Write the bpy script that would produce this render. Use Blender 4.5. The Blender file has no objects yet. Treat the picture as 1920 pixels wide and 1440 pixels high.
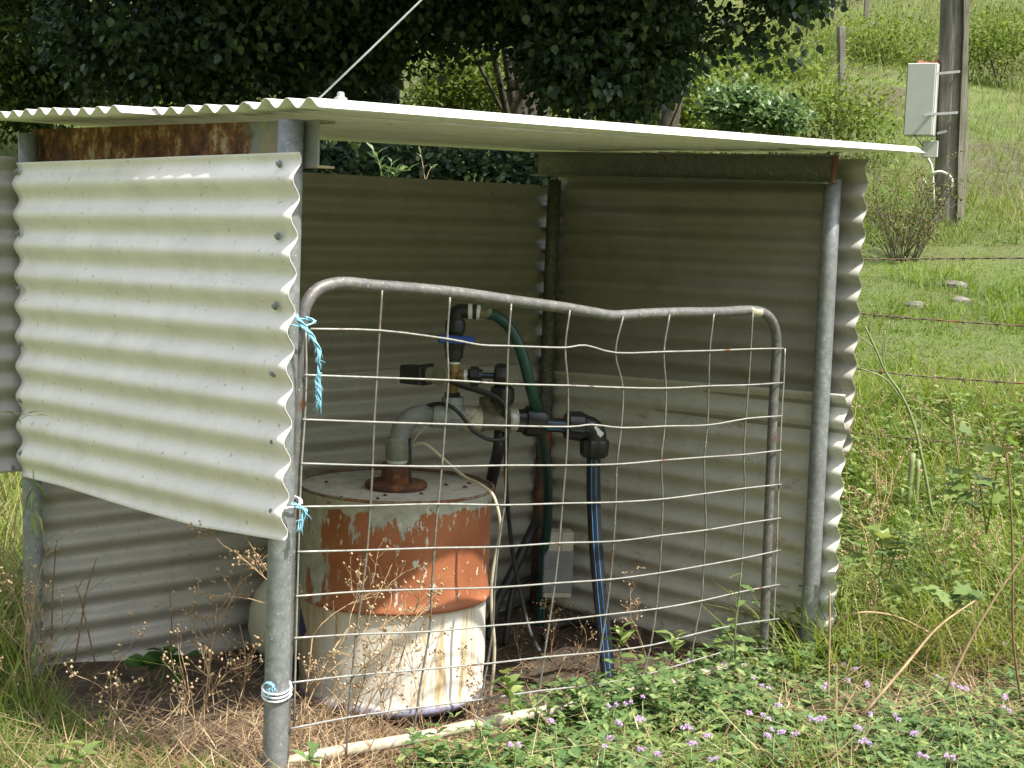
import bpy, math, random
import numpy as np
from mathutils import Vector, Matrix, Euler

# ------------------------------------------------------------------ camera, world, sun, exposure
SC = bpy.context.scene
COL = SC.collection
EYE = 1.30
cam = bpy.data.cameras.new("camera")
cam.sensor_width = 36.0
cam.lens = 2650 / 1920 * 36
cam.clip_start = 0.05
cam.clip_end = 2000
camo = bpy.data.objects.new("camera", cam)
COL.objects.link(camo)
CR = Matrix.Rotation(math.radians(84.0), 3, 'X') @ Matrix.Rotation(math.radians(2.06), 3, 'Z')
camo.matrix_world = Matrix.Translation((0, 0, EYE)) @ CR.to_4x4()
SC.camera = camo

SUN_EL = math.radians(59)
sh = Vector((0.822, -0.569, 0)).normalized()
SUN = Vector((sh.x * math.cos(SUN_EL), sh.y * math.cos(SUN_EL), math.sin(SUN_EL)))
w = bpy.data.worlds.new("World")
SC.world = w
w.use_nodes = True
nt = w.node_tree
nt.nodes.clear()
sky = nt.nodes.new("ShaderNodeTexSky")
sky.sky_type = 'NISHITA'
sky.sun_disc = False
sky.sun_elevation = SUN_EL
sky.sun_rotation = math.atan2(SUN.x, SUN.y)
sky.air_density = 1.0
sky.dust_density = 2.0
bg = nt.nodes.new("ShaderNodeBackground")
bg.inputs['Strength'].default_value = 0.15
wo = nt.nodes.new("ShaderNodeOutputWorld")
hsv = nt.nodes.new("ShaderNodeHueSaturation")
hsv.inputs['Saturation'].default_value = .45
nt.links.new(sky.outputs[0], hsv.inputs['Color'])
nt.links.new(hsv.outputs[0], bg.inputs[0])
nt.links.new(bg.outputs[0], wo.inputs[0])
sl = bpy.data.lights.new("sun", 'SUN')
sl.energy = 3.4
sl.angle = math.radians(0.6)
sl.color = (1.0, 0.95, 0.86)
so = bpy.data.objects.new("sun", sl)
COL.objects.link(so)
so.rotation_euler = SUN.to_track_quat('Z', 'Y').to_euler()
SC.view_settings.view_transform = 'Standard'
SC.view_settings.look = 'None'
SC.view_settings.exposure = 1.3
SC.view_settings.gamma = 1.0
try:
    SC.cycles.max_bounces = 8
    SC.cycles.diffuse_bounces = 4
    SC.cycles.transparent_max_bounces = 4
except Exception:
    pass

rng = np.random.default_rng(7)
random.seed(7)
F = 2650.0
NCR = np.array(CR)


def ray(px, py):
    return CR @ Vector(((px - 960) / F, -(py - 720) / F, -1.0))


def at(px, py, Y):
    d = ray(px, py)
    return Vector((0, 0, EYE)) + d * (Y / d.y)


def onp(px, py, p0, n):
    d = ray(px, py)
    o = Vector((0, 0, EYE))
    return o + d * ((p0 - o).dot(n) / d.dot(n))


# ------------------------------------------------------------------ terrain height
def _h(ix, iy, s):
    v = np.sin(ix * 127.1 + iy * 311.7 + s * 74.7) * 43758.5453
    return v - np.floor(v)


def noise2(x, y, s=0):
    x = np.asarray(x, float); y = np.asarray(y, float)
    ix = np.floor(x); iy = np.floor(y)
    fx = x - ix; fy = y - iy
    fx = fx * fx * (3 - 2 * fx); fy = fy * fy * (3 - 2 * fy)
    a = _h(ix, iy, s); b = _h(ix + 1, iy, s); c = _h(ix, iy + 1, s); d = _h(ix + 1, iy + 1, s)
    return (a * (1 - fx) + b * fx) * (1 - fy) + (c * (1 - fx) + d * fx) * fy


def G(x, y):
    x = np.asarray(x, float); y = np.asarray(y, float)
    z = -1.23 + 0.09 * np.exp(-((x + .5) ** 2 + (y - 2.8) ** 2) / .25)
    dy = y - 4.05
    z = z - 0.20 * np.exp(-((x + .1) ** 2 / .5 + dy ** 2 / np.where(dy > 0, 1.2, .5)))
    z = z - 0.085 * np.exp(-((x - 1.0) ** 2 / .5 + (y - 3.95) ** 2 / .25))
    z = z + 0.19 * np.logaddexp(0, (y - 5.1) * 3) / 3 + 0.07 * np.logaddexp(0, (y - 14) * 1.0)
    z = z + .03 * (noise2(x * 2, y * 2, 1) - .5) + .35 * (noise2(x * .35, y * .35, 2) - .5) * np.clip((y - 6) / 8, 0, 1)
    z = z + 1.6 * (noise2(x * .09, y * .09, 5) - .5) * np.clip((y - 18) / 20, 0, 1)
    z = z + .42 * np.logaddexp(0, (-y - 9) * .5) / .5 * (y < 0) + .38 * np.logaddexp(0, (np.abs(x) - 20) * .5) / .5  # unseen hills behind and beside the camera, added to block low sky light
    return z + EYE


def Gf(x, y):
    return float(G(x, y))


# ------------------------------------------------------------------ materials
def nmat(name):
    m = bpy.data.materials.new(name)
    m.use_nodes = True
    n = m.node_tree.nodes
    b = n["Principled BSDF"]
    return m, m.node_tree, b


def N(t, kind, **kw):
    n = t.nodes.new(kind)
    for k, v in kw.items():
        if k in n.inputs:
            n.inputs[k].default_value = v
        else:
            setattr(n, k, v)
    return n


def ramp(t, src, stops, interp='LINEAR'):
    r = t.nodes.new("ShaderNodeValToRGB")
    r.color_ramp.interpolation = interp
    e = r.color_ramp.elements
    while len(e) < len(stops):
        e.new(0.5)
    for i, (p, c) in enumerate(stops):
        e[i].position = p
        e[i].color = (c[0], c[1], c[2], 1) if hasattr(c, '__len__') else (c, c, c, 1)
    t.links.new(src, r.inputs[0])
    return r.outputs[0]


def mixc(t, fac, a, b, mode='MIX'):
    m = t.nodes.new("ShaderNodeMix")
    m.data_type = 'RGBA'
    m.blend_type = mode
    for sock, v in ((m.inputs[0], fac), (m.inputs[6], a), (m.inputs[7], b)):
        if hasattr(v, 'default_value') or hasattr(v, 'links'):
            t.links.new(v, sock)
        elif hasattr(v, '__len__'):
            sock.default_value = (v[0], v[1], v[2], 1)
        else:
            sock.default_value = v
    return m.outputs[2]


def noise(t, scale, detail=4, rough=.55, vec=None, sc3=None, coord='Object'):
    tc = t.nodes.new("ShaderNodeTexCoord")
    v = tc.outputs[coord] if vec is None else vec
    if sc3:
        mp = t.nodes.new("ShaderNodeMapping")
        mp.inputs['Scale'].default_value = sc3
        t.links.new(v, mp.inputs[0])
        v = mp.outputs[0]
    n = t.nodes.new("ShaderNodeTexNoise")
    n.inputs['Scale'].default_value = scale
    n.inputs['Detail'].default_value = detail
    n.inputs['Roughness'].default_value = rough
    t.links.new(v, n.inputs['Vector'])
    return n.outputs['Fac']


def bump(t, b, src, strength=.3, dist=.01):
    n = t.nodes.new("ShaderNodeBump")
    n.inputs['Strength'].default_value = strength
    n.inputs['Distance'].default_value = dist
    t.links.new(src, n.inputs['Height'])
    t.links.new(n.outputs[0], b.inputs['Normal'])


def plain(name, col, rough=.6, metal=0.0, var=.25, scale=30, bmp=.1, spec=.5):
    m, t, b = nmat(name)
    f = noise(t, scale)
    c = ramp(t, f, [(.3, [k * (1 - var) for k in col]), (.7, [min(1, k * (1 + var)) for k in col])])
    t.links.new(c, b.inputs['Base Color'])
    b.inputs['Roughness'].default_value = rough
    b.inputs['Metallic'].default_value = metal
    b.inputs['Specular IOR Level'].default_value = spec
    if bmp:
        bump(t, b, noise(t, scale * 3), bmp, .003)
    return m


MT = {}


def m_sheet(name, col, dirt=.5, rust=.0, rough=.38):
    m, t, b = nmat(name)
    f1 = noise(t, 9, 6, .65)
    c = ramp(t, f1, [(.35, [k * .88 for k in col]), (.65, col)])
    # grime blotches and streaks
    f2 = noise(t, 5.5, 8, .75)
    g = ramp(t, f2, [(.53, 0), (.72, 1)])
    c = mixc(t, mixc(t, 1.0, g, (dirt * .5,) * 3, 'MULTIPLY'), c, (.16, .15, .09))
    fs = noise(t, 26, 6, .7, sc3=(1, 1, .22))
    sm_ = ramp(t, fs, [(.60, 0), (.72, 1)])
    c = mixc(t, mixc(t, 1.0, sm_, (dirt * .4,) * 3, 'MULTIPLY'), c, (.22, .20, .12))
    f3 = noise(t, 60, 3, .5)
    sp = ramp(t, f3, [(.66, 0), (.72, 1)])
    c = mixc(t, mixc(t, 1.0, sp, (.45,) * 3, 'MULTIPLY'), c, (.12, .09, .06))
    if rust > 0:
        f4 = noise(t, 7, 7, .7, sc3=(1, 1, 3.5))
        r = ramp(t, f4, [(.60, 0), (.68, 1)])
        c = mixc(t, mixc(t, 1.0, r, (rust,) * 3, 'MULTIPLY'), c, (.33, .16, .05))
    t.links.new(c, b.inputs['Base Color'])
    rr = ramp(t, f2, [(.3, rough), (.8, min(1, rough + .35))])
    t.links.new(rr, b.inputs['Roughness'])
    b.inputs['Specular IOR Level'].default_value = .6
    b.inputs['Coat Weight'].default_value = .25
    b.inputs['Coat Roughness'].default_value = .25
    bump(t, b, noise(t, 3.0, 3), .15, .01)
    return m


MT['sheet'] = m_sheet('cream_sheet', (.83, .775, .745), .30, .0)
MT['sheet_in'] = m_sheet('shaded_cream_sheet', (.30, .28, .245), .9, .0, .42)  # same paint as the outer panel, with interior shade put into the colour
MT['sheet_back'] = m_sheet('shaded_grimy_back_sheet', (.42, .40, .36), .9, .15, .42)  # grime and rust over a base colour lowered for the interior shade
MT['sheet_low'] = m_sheet('shaded_grubby_sheet', (.56, .55, .48), .9, .55, .45)  # real grime and rust; base colour also lowered for interior shade
MT['roof'] = m_sheet('roof_sheet', (.84, .83, .77), .3, .0, .4)


def m_galv(name, lo=(.17, .18, .185), hi=(.35, .365, .37), rust=.0, rough=.5, metal=.35, top_rust=None):
    m, t, b = nmat(name)
    f = noise(t, 55, 8, .7)
    c = ramp(t, f, [(.32, lo), (.56, [(a + q) / 2 for a, q in zip(lo, hi)]), (.68, hi)])
    f0 = noise(t, 5, 4, .6)
    c = mixc(t, ramp(t, f0, [(.45, 0), (.7, .5)]), c, [k * .8 for k in lo])
    sp = ramp(t, noise(t, 130, 3, .5), [(.66, 0), (.72, 1)])
    c = mixc(t, mixc(t, 1.0, sp, (.6,) * 3, 'MULTIPLY'), c, (.62, .64, .64))
    if rust > 0:
        r = ramp(t, noise(t, 11, 8, .75), [(.62 - rust * .3, 0), (.68 - rust * .3, 1)])
        rc = ramp(t, noise(t, 40, 5), [(.3, (.08, .03, .015)), (.7, (.27, .11, .04))])
        c = mixc(t, r, c, rc)
    t.links.new(c, b.inputs['Base Color'])
    b.inputs['Roughness'].default_value = rough
    b.inputs['Metallic'].default_value = metal
    bump(t, b, noise(t, 90, 3), .15, .002)
    return m


MT['galv'] = m_galv('galvanised_pipe')
MT['galv_dark'] = m_galv('dark_galvanised_pipe', (.055, .055, .05), (.17, .165, .14), .05, .6, .2)
MT['rustpost'] = m_galv('rusted_post', (.07, .035, .025), (.17, .08, .05), .35, .8, .0)
MT['gatepipe'] = m_galv('weathered_gate_pipe', (.10, .10, .105), (.25, .24, .22), .14, .5, .3)
MT['railcream'] = m_galv('faded_cream_rail', (.36, .32, .22), (.60, .56, .43), .08, .6, .0)
MT['wire'] = m_galv('mesh_wire', (.27, .265, .25), (.46, .45, .41), .12, .45, .3)
MT['wire_shaded'] = m_galv('shaded_mesh_wire', (.12, .115, .10), (.26, .25, .22), .18, .5, .2)  # same wire darkened: the uprights catch less sun than the cross wires
MT['beam'] = m_galv('grey_channel', (.14, .14, .12), (.27, .27, .24), .02, .65, .15)


def m_rustbeam():
    m, t, b = nmat('rusty_channel')
    tc = t.nodes.new("ShaderNodeTexCoord")
    f = noise(t, 16, 8, .72)
    c = ramp(t, f, [(.36, (.03, .012, .006)), (.47, (.10, .038, .013)), (.54, (.22, .09, .03)), (.59, (.34, .25, .14)), (.66, (.36, .35, .28))])  # rust tones darkened to include the shade under the eave
    fg = noise(t, 12, 6, .6)
    g = ramp(t, fg, [(.3, (.16, .17, .13)), (.5, (.22, .23, .20)), (.62, (.34, .27, .14)), (.72, (.23, .24, .23))])
    # front half metre of the channel is bare grey, the rest rusted
    a = t.nodes.new("ShaderNodeAttribute"); a.attribute_name = 'along'
    ad = N(t, "ShaderNodeMath", operation='ADD')
    t.links.new(a.outputs['Fac'], ad.inputs[0])
    ml = N(t, "ShaderNodeMath", operation='MULTIPLY'); ml.inputs[1].default_value = .22
    t.links.new(noise(t, 10, 4), ml.inputs[0]); t.links.new(ml.outputs[0], ad.inputs[1])
    k = ramp(t, ad.outputs[0], [(.345, 1), (.375, 0)])
    c = mixc(t, k, c, g)
    t.links.new(c, b.inputs['Base Color'])
    b.inputs['Roughness'].default_value = .85
    bump(t, b, f, .4, .004)
    return m


MT['rustbeam'] = m_rustbeam()


def m_leaf(name, stops, rough=.5, trans=.35, spec=.4):
    """leaf colour varies from leaf to leaf by the mesh attribute rnd"""
    m, t, b = nmat(name)
    a = t.nodes.new("ShaderNodeAttribute"); a.attribute_name = 'rnd'
    c = ramp(t, a.outputs['Fac'], stops)
    t.links.new(c, b.inputs['Base Color'])
    b.inputs['Roughness'].default_value = rough
    b.inputs['Specular IOR Level'].default_value = spec
    if trans > 0:
        tr = t.nodes.new("ShaderNodeBsdfTranslucent")
        hs = t.nodes.new("ShaderNodeHueSaturation")
        hs.inputs['Saturation'].default_value = 1.15
        hs.inputs['Value'].default_value = 1.3
        t.links.new(c, hs.inputs['Color'])
        t.links.new(hs.outputs[0], tr.inputs[0])
        mx = t.nodes.new("ShaderNodeMixShader")
        mx.inputs[0].default_value = trans
        t.links.new(b.outputs[0], mx.inputs[1])
        t.links.new(tr.outputs[0], mx.inputs[2])
        t.links.new(mx.outputs[0], t.nodes["Material Output"].inputs[0])
    return m


MT['grass'] = m_leaf('grass_blades', [(0, (.09, .15, .022)), (.3, (.14, .215, .035)), (.55, (.20, .27, .05)),
                                      (.75, (.29, .30, .09)), (.88, (.36, .30, .15)), (1, (.46, .38, .23))], .55, .4, .25)
MT['longgrass'] = m_leaf('pale_seed_grass', [(0, (.08, .12, .03)), (.45, (.15, .18, .055)), (.75, (.24, .24, .11)), (1, (.33, .29, .18))], .6, .4, .2)
MT['straw'] = m_leaf('straw_stalks', [(0, (.12, .07, .04)), (.4, (.25, .16, .09)), (.75, (.40, .29, .17)), (1, (.55, .44, .29))], .7, .2, .2)
MT['herb'] = m_leaf('herb_leaves', [(0, (.075, .135, .045)), (.5, (.125, .205, .07)), (.85, (.19, .27, .09)), (1, (.30, .35, .13))], .5, .3, .35)
MT['broad'] = m_leaf('broad_leaves', [(0, (.10, .16, .045)), (.6, (.20, .27, .08)), (1, (.34, .39, .14))], .45, .35, .4)
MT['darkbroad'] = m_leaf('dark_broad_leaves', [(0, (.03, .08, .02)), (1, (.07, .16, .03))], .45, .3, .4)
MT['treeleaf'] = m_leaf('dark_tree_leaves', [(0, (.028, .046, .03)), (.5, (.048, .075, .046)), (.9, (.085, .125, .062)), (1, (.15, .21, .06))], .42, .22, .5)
MT['fineleaf'] = m_leaf('fine_tree_leaves', [(0, (.05, .08, .025)), (.6, (.10, .15, .035)), (1, (.24, .30, .08))], .5, .3, .4)
MT['bushleaf'] = m_leaf('bush_leaves', [(0, (.08, .14, .055)), (.6, (.14, .22, .09)), (1, (.28, .36, .17))], .4, .35, .5)
MT['scrubleaf'] = m_leaf('scrub_leaves', [(0, (.075, .11, .022)), (.5, (.15, .20, .045)), (1, (.26, .31, .09))], .6, .4, .2)
MT['petal'] = m_leaf('lilac_petals', [(0, (.60, .42, .68)), (1, (.86, .72, .90))], .7, .3, .1)
MT['seed'] = m_leaf('dry_seed_heads', [(0, (.30, .20, .11)), (1, (.60, .46, .30))], .8, .2, .1)
MT['stem_green'] = plain('green_stem', (.14, .19, .05), .6, var=.3)
MT['stem_pale'] = plain('pale_green_stem', (.20, .24, .10), .6, var=.2)
MT['stem_dry'] = plain('dry_stem', (.36, .25, .14), .8, var=.35)
MT['stem_brown'] = plain('brown_stem', (.18, .11, .06), .8, var=.35)
MT['black'] = plain('black_plastic', (.018, .019, .022), .42, var=.3, scale=14)
MT['rubber'] = plain('black_rubber', (.022, .022, .024), .55, var=.3)
MT['bluestripe'] = plain('blue_stripe', (.05, .22, .55), .5, var=.15, bmp=0)
MT['bluehandle'] = plain('blue_handle', (.02, .07, .36), .4, var=.15, bmp=0)
MT['greyplastic'] = plain('grey_plastic_pipe', (.24, .25, .26), .5, var=.22, scale=25)
MT['greygrime'] = plain('grimy_grey_pipe', (.15, .14, .11), .7, var=.4, scale=30)
MT['tapewrap'] = plain('grimy_tape_wrap', (.22, .22, .17), .6, var=.3, scale=45)
MT['hemp'] = plain('fibrous_thread_wrap', (.42, .38, .30), .85, var=.5, scale=60, bmp=.6)
MT['white'] = plain('white_thread_tape', (.74, .74, .74), .5, var=.08)
MT['brass'] = plain('dull_brass', (.25, .16, .06), .5, .35, var=.3, scale=40)
MT['tanmetal'] = plain('tan_cast_metal', (.21, .20, .14), .6, .1, var=.3)
MT['rustpipe'] = m_galv('rusted_cast_flange', (.085, .035, .022), (.17, .075, .045), .4, .85, .0)
MT['hose'] = plain('dark_green_hose', (.010, .055, .045), .4, var=.2)
MT['cream_cable'] = plain('cream_cable', (.48, .42, .31), .6, var=.15)
MT['twine'] = plain('blue_twine', (.26, .55, .70), .7, var=.35, scale=60)
MT['twinewhite'] = plain('white_twine', (.72, .76, .80), .7, var=.2, scale=60)
MT['boxcream'] = plain('cream_plastic_box', (.50, .48, .38), .5, var=.12)
MT['ducttape'] = plain('grey_duct_tape', (.25, .26, .27), .45, .1, var=.15, scale=12)
MT['tank'] = plain('cream_fibreglass', (.55, .54, .43), .5, var=.1, scale=8)
MT['boxgrey'] = plain('pale_grey_enclosure', (.36, .40, .38), .45, var=.04, scale=6, bmp=.02)
MT['boxedge'] = plain('white_conduit', (.66, .66, .62), .5, var=.08)
MT['rock'] = plain('field_rock', (.17, .16, .135), .9, var=.3, scale=9, bmp=.6)
MT['redwire'] = plain('red_wire', (.42, .09, .07), .5, var=.1)
MT['rod'] = plain('pale_steel_rod', (.42, .43, .44), .45, .3, var=.15)
MT['glass'], t_, b_ = nmat('gauge_glass')
b_.inputs['Base Color'].default_value = (.55, .58, .5, 1)
b_.inputs['Transmission Weight'].default_value = .8
b_.inputs['Roughness'].default_value = .12
b_.inputs['Alpha'].default_value = .45


def m_wood(name, lo, hi, sc=(18, 18, 1.2)):
    m, t, b = nmat(name)
    f = noise(t, 2.2, 9, .7, sc3=sc)
    c = ramp(t, f, [(.3, lo), (.5, [(a + q) / 2 for a, q in zip(lo, hi)]), (.7, hi)])
    f2 = noise(t, 2.5, 5)
    c = mixc(t, ramp(t, f2, [(.5, 0), (.7, .6)]), c, [k * .55 for k in lo])
    t.links.new(c, b.inputs['Base Color'])
    b.inputs['Roughness'].default_value = .85
    bump(t, b, f, .7, .02)
    return m


MT['polewood'] = m_wood('weathered_pole_wood', (.12, .108, .092), (.32, .295, .26))
MT['splint'] = m_wood('split_grey_wood', (.17, .155, .115), (.38, .35, .28))
MT['postwood'] = m_wood('old_fence_post', (.08, .075, .06), (.24, .22, .18))
MT['bark'] = m_wood('dark_bark', (.035, .028, .02), (.13, .11, .085), (10, 10, 3))
MT['branch'] = plain('brown_branch', (.11, .09, .065), .85, var=.4)


def m_ground():
    m, t, b = nmat('ground_soil_turf')
    f = noise(t, 1.1, 8, .7)
    f2 = noise(t, 14, 8, .75)
    f3 = noise(t, 70, 4, .7)
    dirt = ramp(t, f2, [(.3, (.045, .032, .022)), (.55, (.11, .08, .052)), (.75, (.22, .165, .11))])
    turf = ramp(t, f3, [(.3, (.07, .10, .022)), (.55, (.13, .18, .04)), (.75, (.23, .25, .085))])
    a = t.nodes.new("ShaderNodeAttribute"); a.attribute_name = 'turf'
    ad = N(t, "ShaderNodeMath", operation='ADD')
    t.links.new(a.outputs['Fac'], ad.inputs[0]); t.links.new(f, ad.inputs[1])
    k = ramp(t, ad.outputs[0], [(.55, 0), (.95, 1)])
    c = mixc(t, k, dirt, turf)
    t.links.new(c, b.inputs['Base Color'])
    b.inputs['Roughness'].default_value = .95
    bump(t, b, f3, .8, .03)
    return m


MT['ground'] = m_ground()

# ------------------------------------------------------------------ object helpers
ORG = {}


def tagp(o, label=None, cat=None, group=None, kind=None):
    if label: o['label'] = label
    if cat: o['category'] = cat
    if group: o['group'] = group
    if kind: o['kind'] = kind
    return o


def thing(name, label, cat, loc, group=None):
    o = bpy.data.objects.new(name, None)
    o.empty_display_size = .05
    COL.objects.link(o)
    o.location = Vector(loc)
    ORG[o.name] = Vector(loc)
    return tagp(o, label, cat, group)


def mesh(name, V, Fc, mat, parent=None, smooth=True, attrs=None, org=None, mats=None, midx=None):
    """V (n,3) world coordinates. Fc: (k,4)/(k,3) array or list of faces."""
    V = np.asarray(V, dtype=np.float64).reshape(-1, 3)
    if parent is not None:
        o0 = ORG[parent.name]
    else:
        o0 = Vector(org) if org is not None else Vector((0, 0, 0))
    V = V - np.array(o0)
    me = bpy.data.meshes.new(name)
    if isinstance(Fc, np.ndarray):
        k = Fc.shape[1]
        me.vertices.add(len(V)); me.vertices.foreach_set('co', V.astype(np.float32).ravel())
        me.loops.add(Fc.size); me.loops.foreach_set('vertex_index', Fc.astype(np.int32).ravel())
        me.polygons.add(len(Fc))
        me.polygons.foreach_set('loop_start', np.arange(0, Fc.size, k, dtype=np.int32))
        me.polygons.foreach_set('loop_total', np.full(len(Fc), k, dtype=np.int32))
        me.update(calc_edges=True)
    else:
        me.from_pydata([tuple(v) for v in V], [], [tuple(int(i) for i in f) for f in Fc])
        me.update()
    if smooth:
        me.polygons.foreach_set('use_smooth', np.ones(len(me.polygons), dtype=bool))
    if attrs:
        for an, av in attrs.items():
            at_ = me.attributes.new(an, 'FLOAT', 'POINT')
            at_.data.foreach_set('value', np.asarray(av, dtype=np.float32))
    for mm in (mats or [mat]):
        me.materials.append(mm)
    if midx is not None:
        me.polygons.foreach_set('material_index', np.asarray(midx, dtype=np.int32))
    ob = bpy.data.objects.new(name, me)
    COL.objects.link(ob)
    ORG[ob.name] = o0
    if parent is not None:
        ob.parent = parent
    else:
        ob.location = o0
    return ob


class MB:
    def __init__(s):
        s.V = []; s.F = []; s.A = []; s.n = 0

    def add(s, V, Fc, a=0.0):
        V = np.asarray(V, float).reshape(-1, 3)
        s.V.append(V)
        for f in Fc:
            s.F.append(tuple(int(i) + s.n for i in f))
        s.A.append(np.full(len(V), a) if np.isscalar(a) else np.asarray(a))
        s.n += len(V)
        return s

    def build(s, name, mat, parent=None, smooth=True, org=None):
        return mesh(name, np.vstack(s.V), s.F, mat, parent, smooth, {'rnd': np.concatenate(s.A)}, org)


def smooth_path(P, k=6):
    P = [Vector(p) for p in P]
    if len(P) < 3:
        return P
    Q = [P[0] * 2 - P[1]] + P + [P[-1] * 2 - P[-2]]
    out = []
    for i in range(1, len(Q) - 2):
        a, b, c, d = Q[i - 1], Q[i], Q[i + 1], Q[i + 2]
        for j in range(k):
            t = j / k
            out.append(.5 * ((2 * b) + (c - a) * t + (2 * a - 5 * b + 4 * c - d) * t * t + (3 * b - a - 3 * c + d) * t ** 3))
    out.append(Q[-2])
    return out


def tube_geo(P, r, seg=12, cap=True):
    P = [Vector(p) for p in P]
    n = len(P)
    rs = r if hasattr(r, '__len__') else [r] * n
    T = []
    for i in range(n):
        a = P[max(i - 1, 0)]; b = P[min(i + 1, n - 1)]
        d = (b - a)
        T.append(d.normalized() if d.length > 1e-9 else Vector((0, 0, 1)))
    ref = Vector((0, 0, 1)) if abs(T[0].z) < .9 else Vector((1, 0, 0))
    nrm = (ref - T[0] * ref.dot(T[0])).normalized()
    V = []; Fc = []
    for i in range(n):
        nrm = (nrm - T[i] * nrm.dot(T[i]))
        nrm = nrm.normalized() if nrm.length > 1e-6 else T[i].orthogonal().normalized()
        bn = T[i].cross(nrm)
        for j in range(seg):
            a = 2 * math.pi * j / seg
            V.append(P[i] + (nrm * math.cos(a) + bn * math.sin(a)) * rs[i])
    for i in range(n - 1):
        for j in range(seg):
            k = (j + 1) % seg
            Fc.append((i * seg + j, i * seg + k, (i + 1) * seg + k, (i + 1) * seg + j))
    if cap:
        Fc.append(tuple(range(seg))[::-1]); Fc.append(tuple(range((n - 1) * seg, n * seg)))
    return V, Fc


def tube(name, P, r, mat, parent=None, seg=12, sm=0, org=None, cap=True):
    if sm:
        P2 = smooth_path(P, sm)
        if hasattr(r, '__len__'):
            r = list(np.interp(np.linspace(0, len(P) - 1, len(P2)), range(len(P)), r))
        P = P2
    V, Fc = tube_geo(P, r, seg, cap)
    return mesh(name, V, Fc, mat, parent, True, org=org)


def lathe_geo(p, axis, prof, seg=24, ribs=0, ribh=0):
    """prof: list of (distance along axis, radius). Closed with caps."""
    p = Vector(p); ax = Vector(axis).normalized()
    e1 = ax.orthogonal().normalized(); e2 = ax.cross(e1)
    V = []; Fc = []
    for (h, r) in prof:
        for j in range(seg):
            a = 2 * math.pi * j / seg
            rr = r
            if ribs and r > .005:
                rr = r + (ribh if (j % (seg // ribs)) < max(1, seg // ribs // 3) else 0)
            V.append(p + ax * h + (e1 * math.cos(a) + e2 * math.sin(a)) * rr)
    n = len(prof)
    for i in range(n - 1):
        for j in range(seg):
            k = (j + 1) % seg
            Fc.append((i * seg + j, i * seg + k, (i + 1) * seg + k, (i + 1) * seg + j))
    Fc.append(tuple(range(seg))[::-1]); Fc.append(tuple(range((n - 1) * seg, n * seg)))
    return V, Fc


def lathe(name, p, axis, prof, mat, parent=None, seg=24, smooth=True, ribs=0, ribh=0, org=None):
    V, Fc = lathe_geo(p, axis, prof, seg, ribs, ribh)
    o = mesh(name, V, Fc, mat, parent, smooth, org=org)
    if smooth:
        try:
            o.data.set_sharp_from_angle(angle=math.radians(40))
        except Exception:
            pass
    return o


def box_geo(c, ex, ey, ez, bev=0.0):
    """c centre, ex/ey/ez half-extent vectors; chamfered when bev > 0"""
    c = Vector(c); E = [Vector(ex), Vector(ey), Vector(ez)]
    V = []
    if bev <= 0:
        for sx in (-1, 1):
            for sy in (-1, 1):
                for sz in (-1, 1):
                    V.append(c + E[0] * sx + E[1] * sy + E[2] * sz)
        Fc = [(0, 1, 3, 2), (4, 6, 7, 5), (0, 4, 5, 1), (2, 3, 7, 6), (0, 2, 6, 4), (1, 5, 7, 3)]
        return V, Fc
    L = [e.length for e in E]
    D = [e.normalized() for e in E]
    idx = {}
    for sx in (-1, 1):
        for sy in (-1, 1):
            for sz in (-1, 1):
                s = (sx, sy, sz)
                for k in range(3):
                    q = c.copy()
                    for m_ in range(3):
                        q += D[m_] * s[m_] * (L[m_] if m_ == k else L[m_] - bev)
                    idx[(s, k)] = len(V); V.append(q)
    Fc = []
    for k in range(3):
        a, b = [i for i in range(3) if i != k]
        for s in (-1, 1):
            f = []
            for (sa, sb) in ((-1, -1), (1, -1), (1, 1), (-1, 1)):
                t = [0, 0, 0]; t[k] = s; t[a] = sa; t[b] = sb
                f.append(idx[(tuple(t), k)])
            if s < 0: f = f[::-1]
            Fc.append(tuple(f))
    for k in range(3):
        a, b = [i for i in range(3) if i != k]
        for sa in (-1, 1):
            for sb in (-1, 1):
                t0 = [0, 0, 0]; t1 = [0, 0, 0]
                t0[a] = t1[a] = sa; t0[b] = t1[b] = sb; t0[k] = -1; t1[k] = 1
                Fc.append((idx[(tuple(t0), a)], idx[(tuple(t1), a)], idx[(tuple(t1), b)], idx[(tuple(t0), b)]))
    for sx in (-1, 1):
        for sy in (-1, 1):
            for sz in (-1, 1):
                s = (sx, sy, sz)
                Fc.append((idx[(s, 0)], idx[(s, 1)], idx[(s, 2)]))
    return V, Fc


def fixn(o):
    import bmesh
    bm = bmesh.new(); bm.from_mesh(o.data)
    bmesh.ops.recalc_face_normals(bm, faces=bm.faces)
    bm.to_mesh(o.data); bm.free()
    return o


def box(name, c, ex, ey, ez, mat, parent=None, bev=.0, org=None):
    V, Fc = box_geo(c, ex, ey, ez, bev)
    return fixn(mesh(name, V, Fc, mat, parent, False, org=org))


# ------------------------------------------------------------------ terrain
ux = np.concatenate([np.linspace(-60, -8, 50), np.linspace(-7.7, 7.7, 160), np.linspace(8, 60, 50)])
uy = np.concatenate([np.linspace(-70, -13, 24), np.linspace(-12, 1.8, 16), np.linspace(2, 9, 110), np.linspace(9.15, 30, 130), np.linspace(30.5, 140, 90)])
XX, YY = np.meshgrid(ux, uy)
ZZ = G(XX, YY) + (.012 * (rng.random(XX.shape) - .5))
GV = np.stack([XX, YY, ZZ], -1).reshape(-1, 3)
nx, ny = len(ux), len(uy)
ii = (np.arange(ny - 1)[:, None] * nx + np.arange(nx - 1)[None, :]).ravel()
GF = np.stack([ii, ii + 1, ii + nx + 1, ii + nx], 1)

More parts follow.
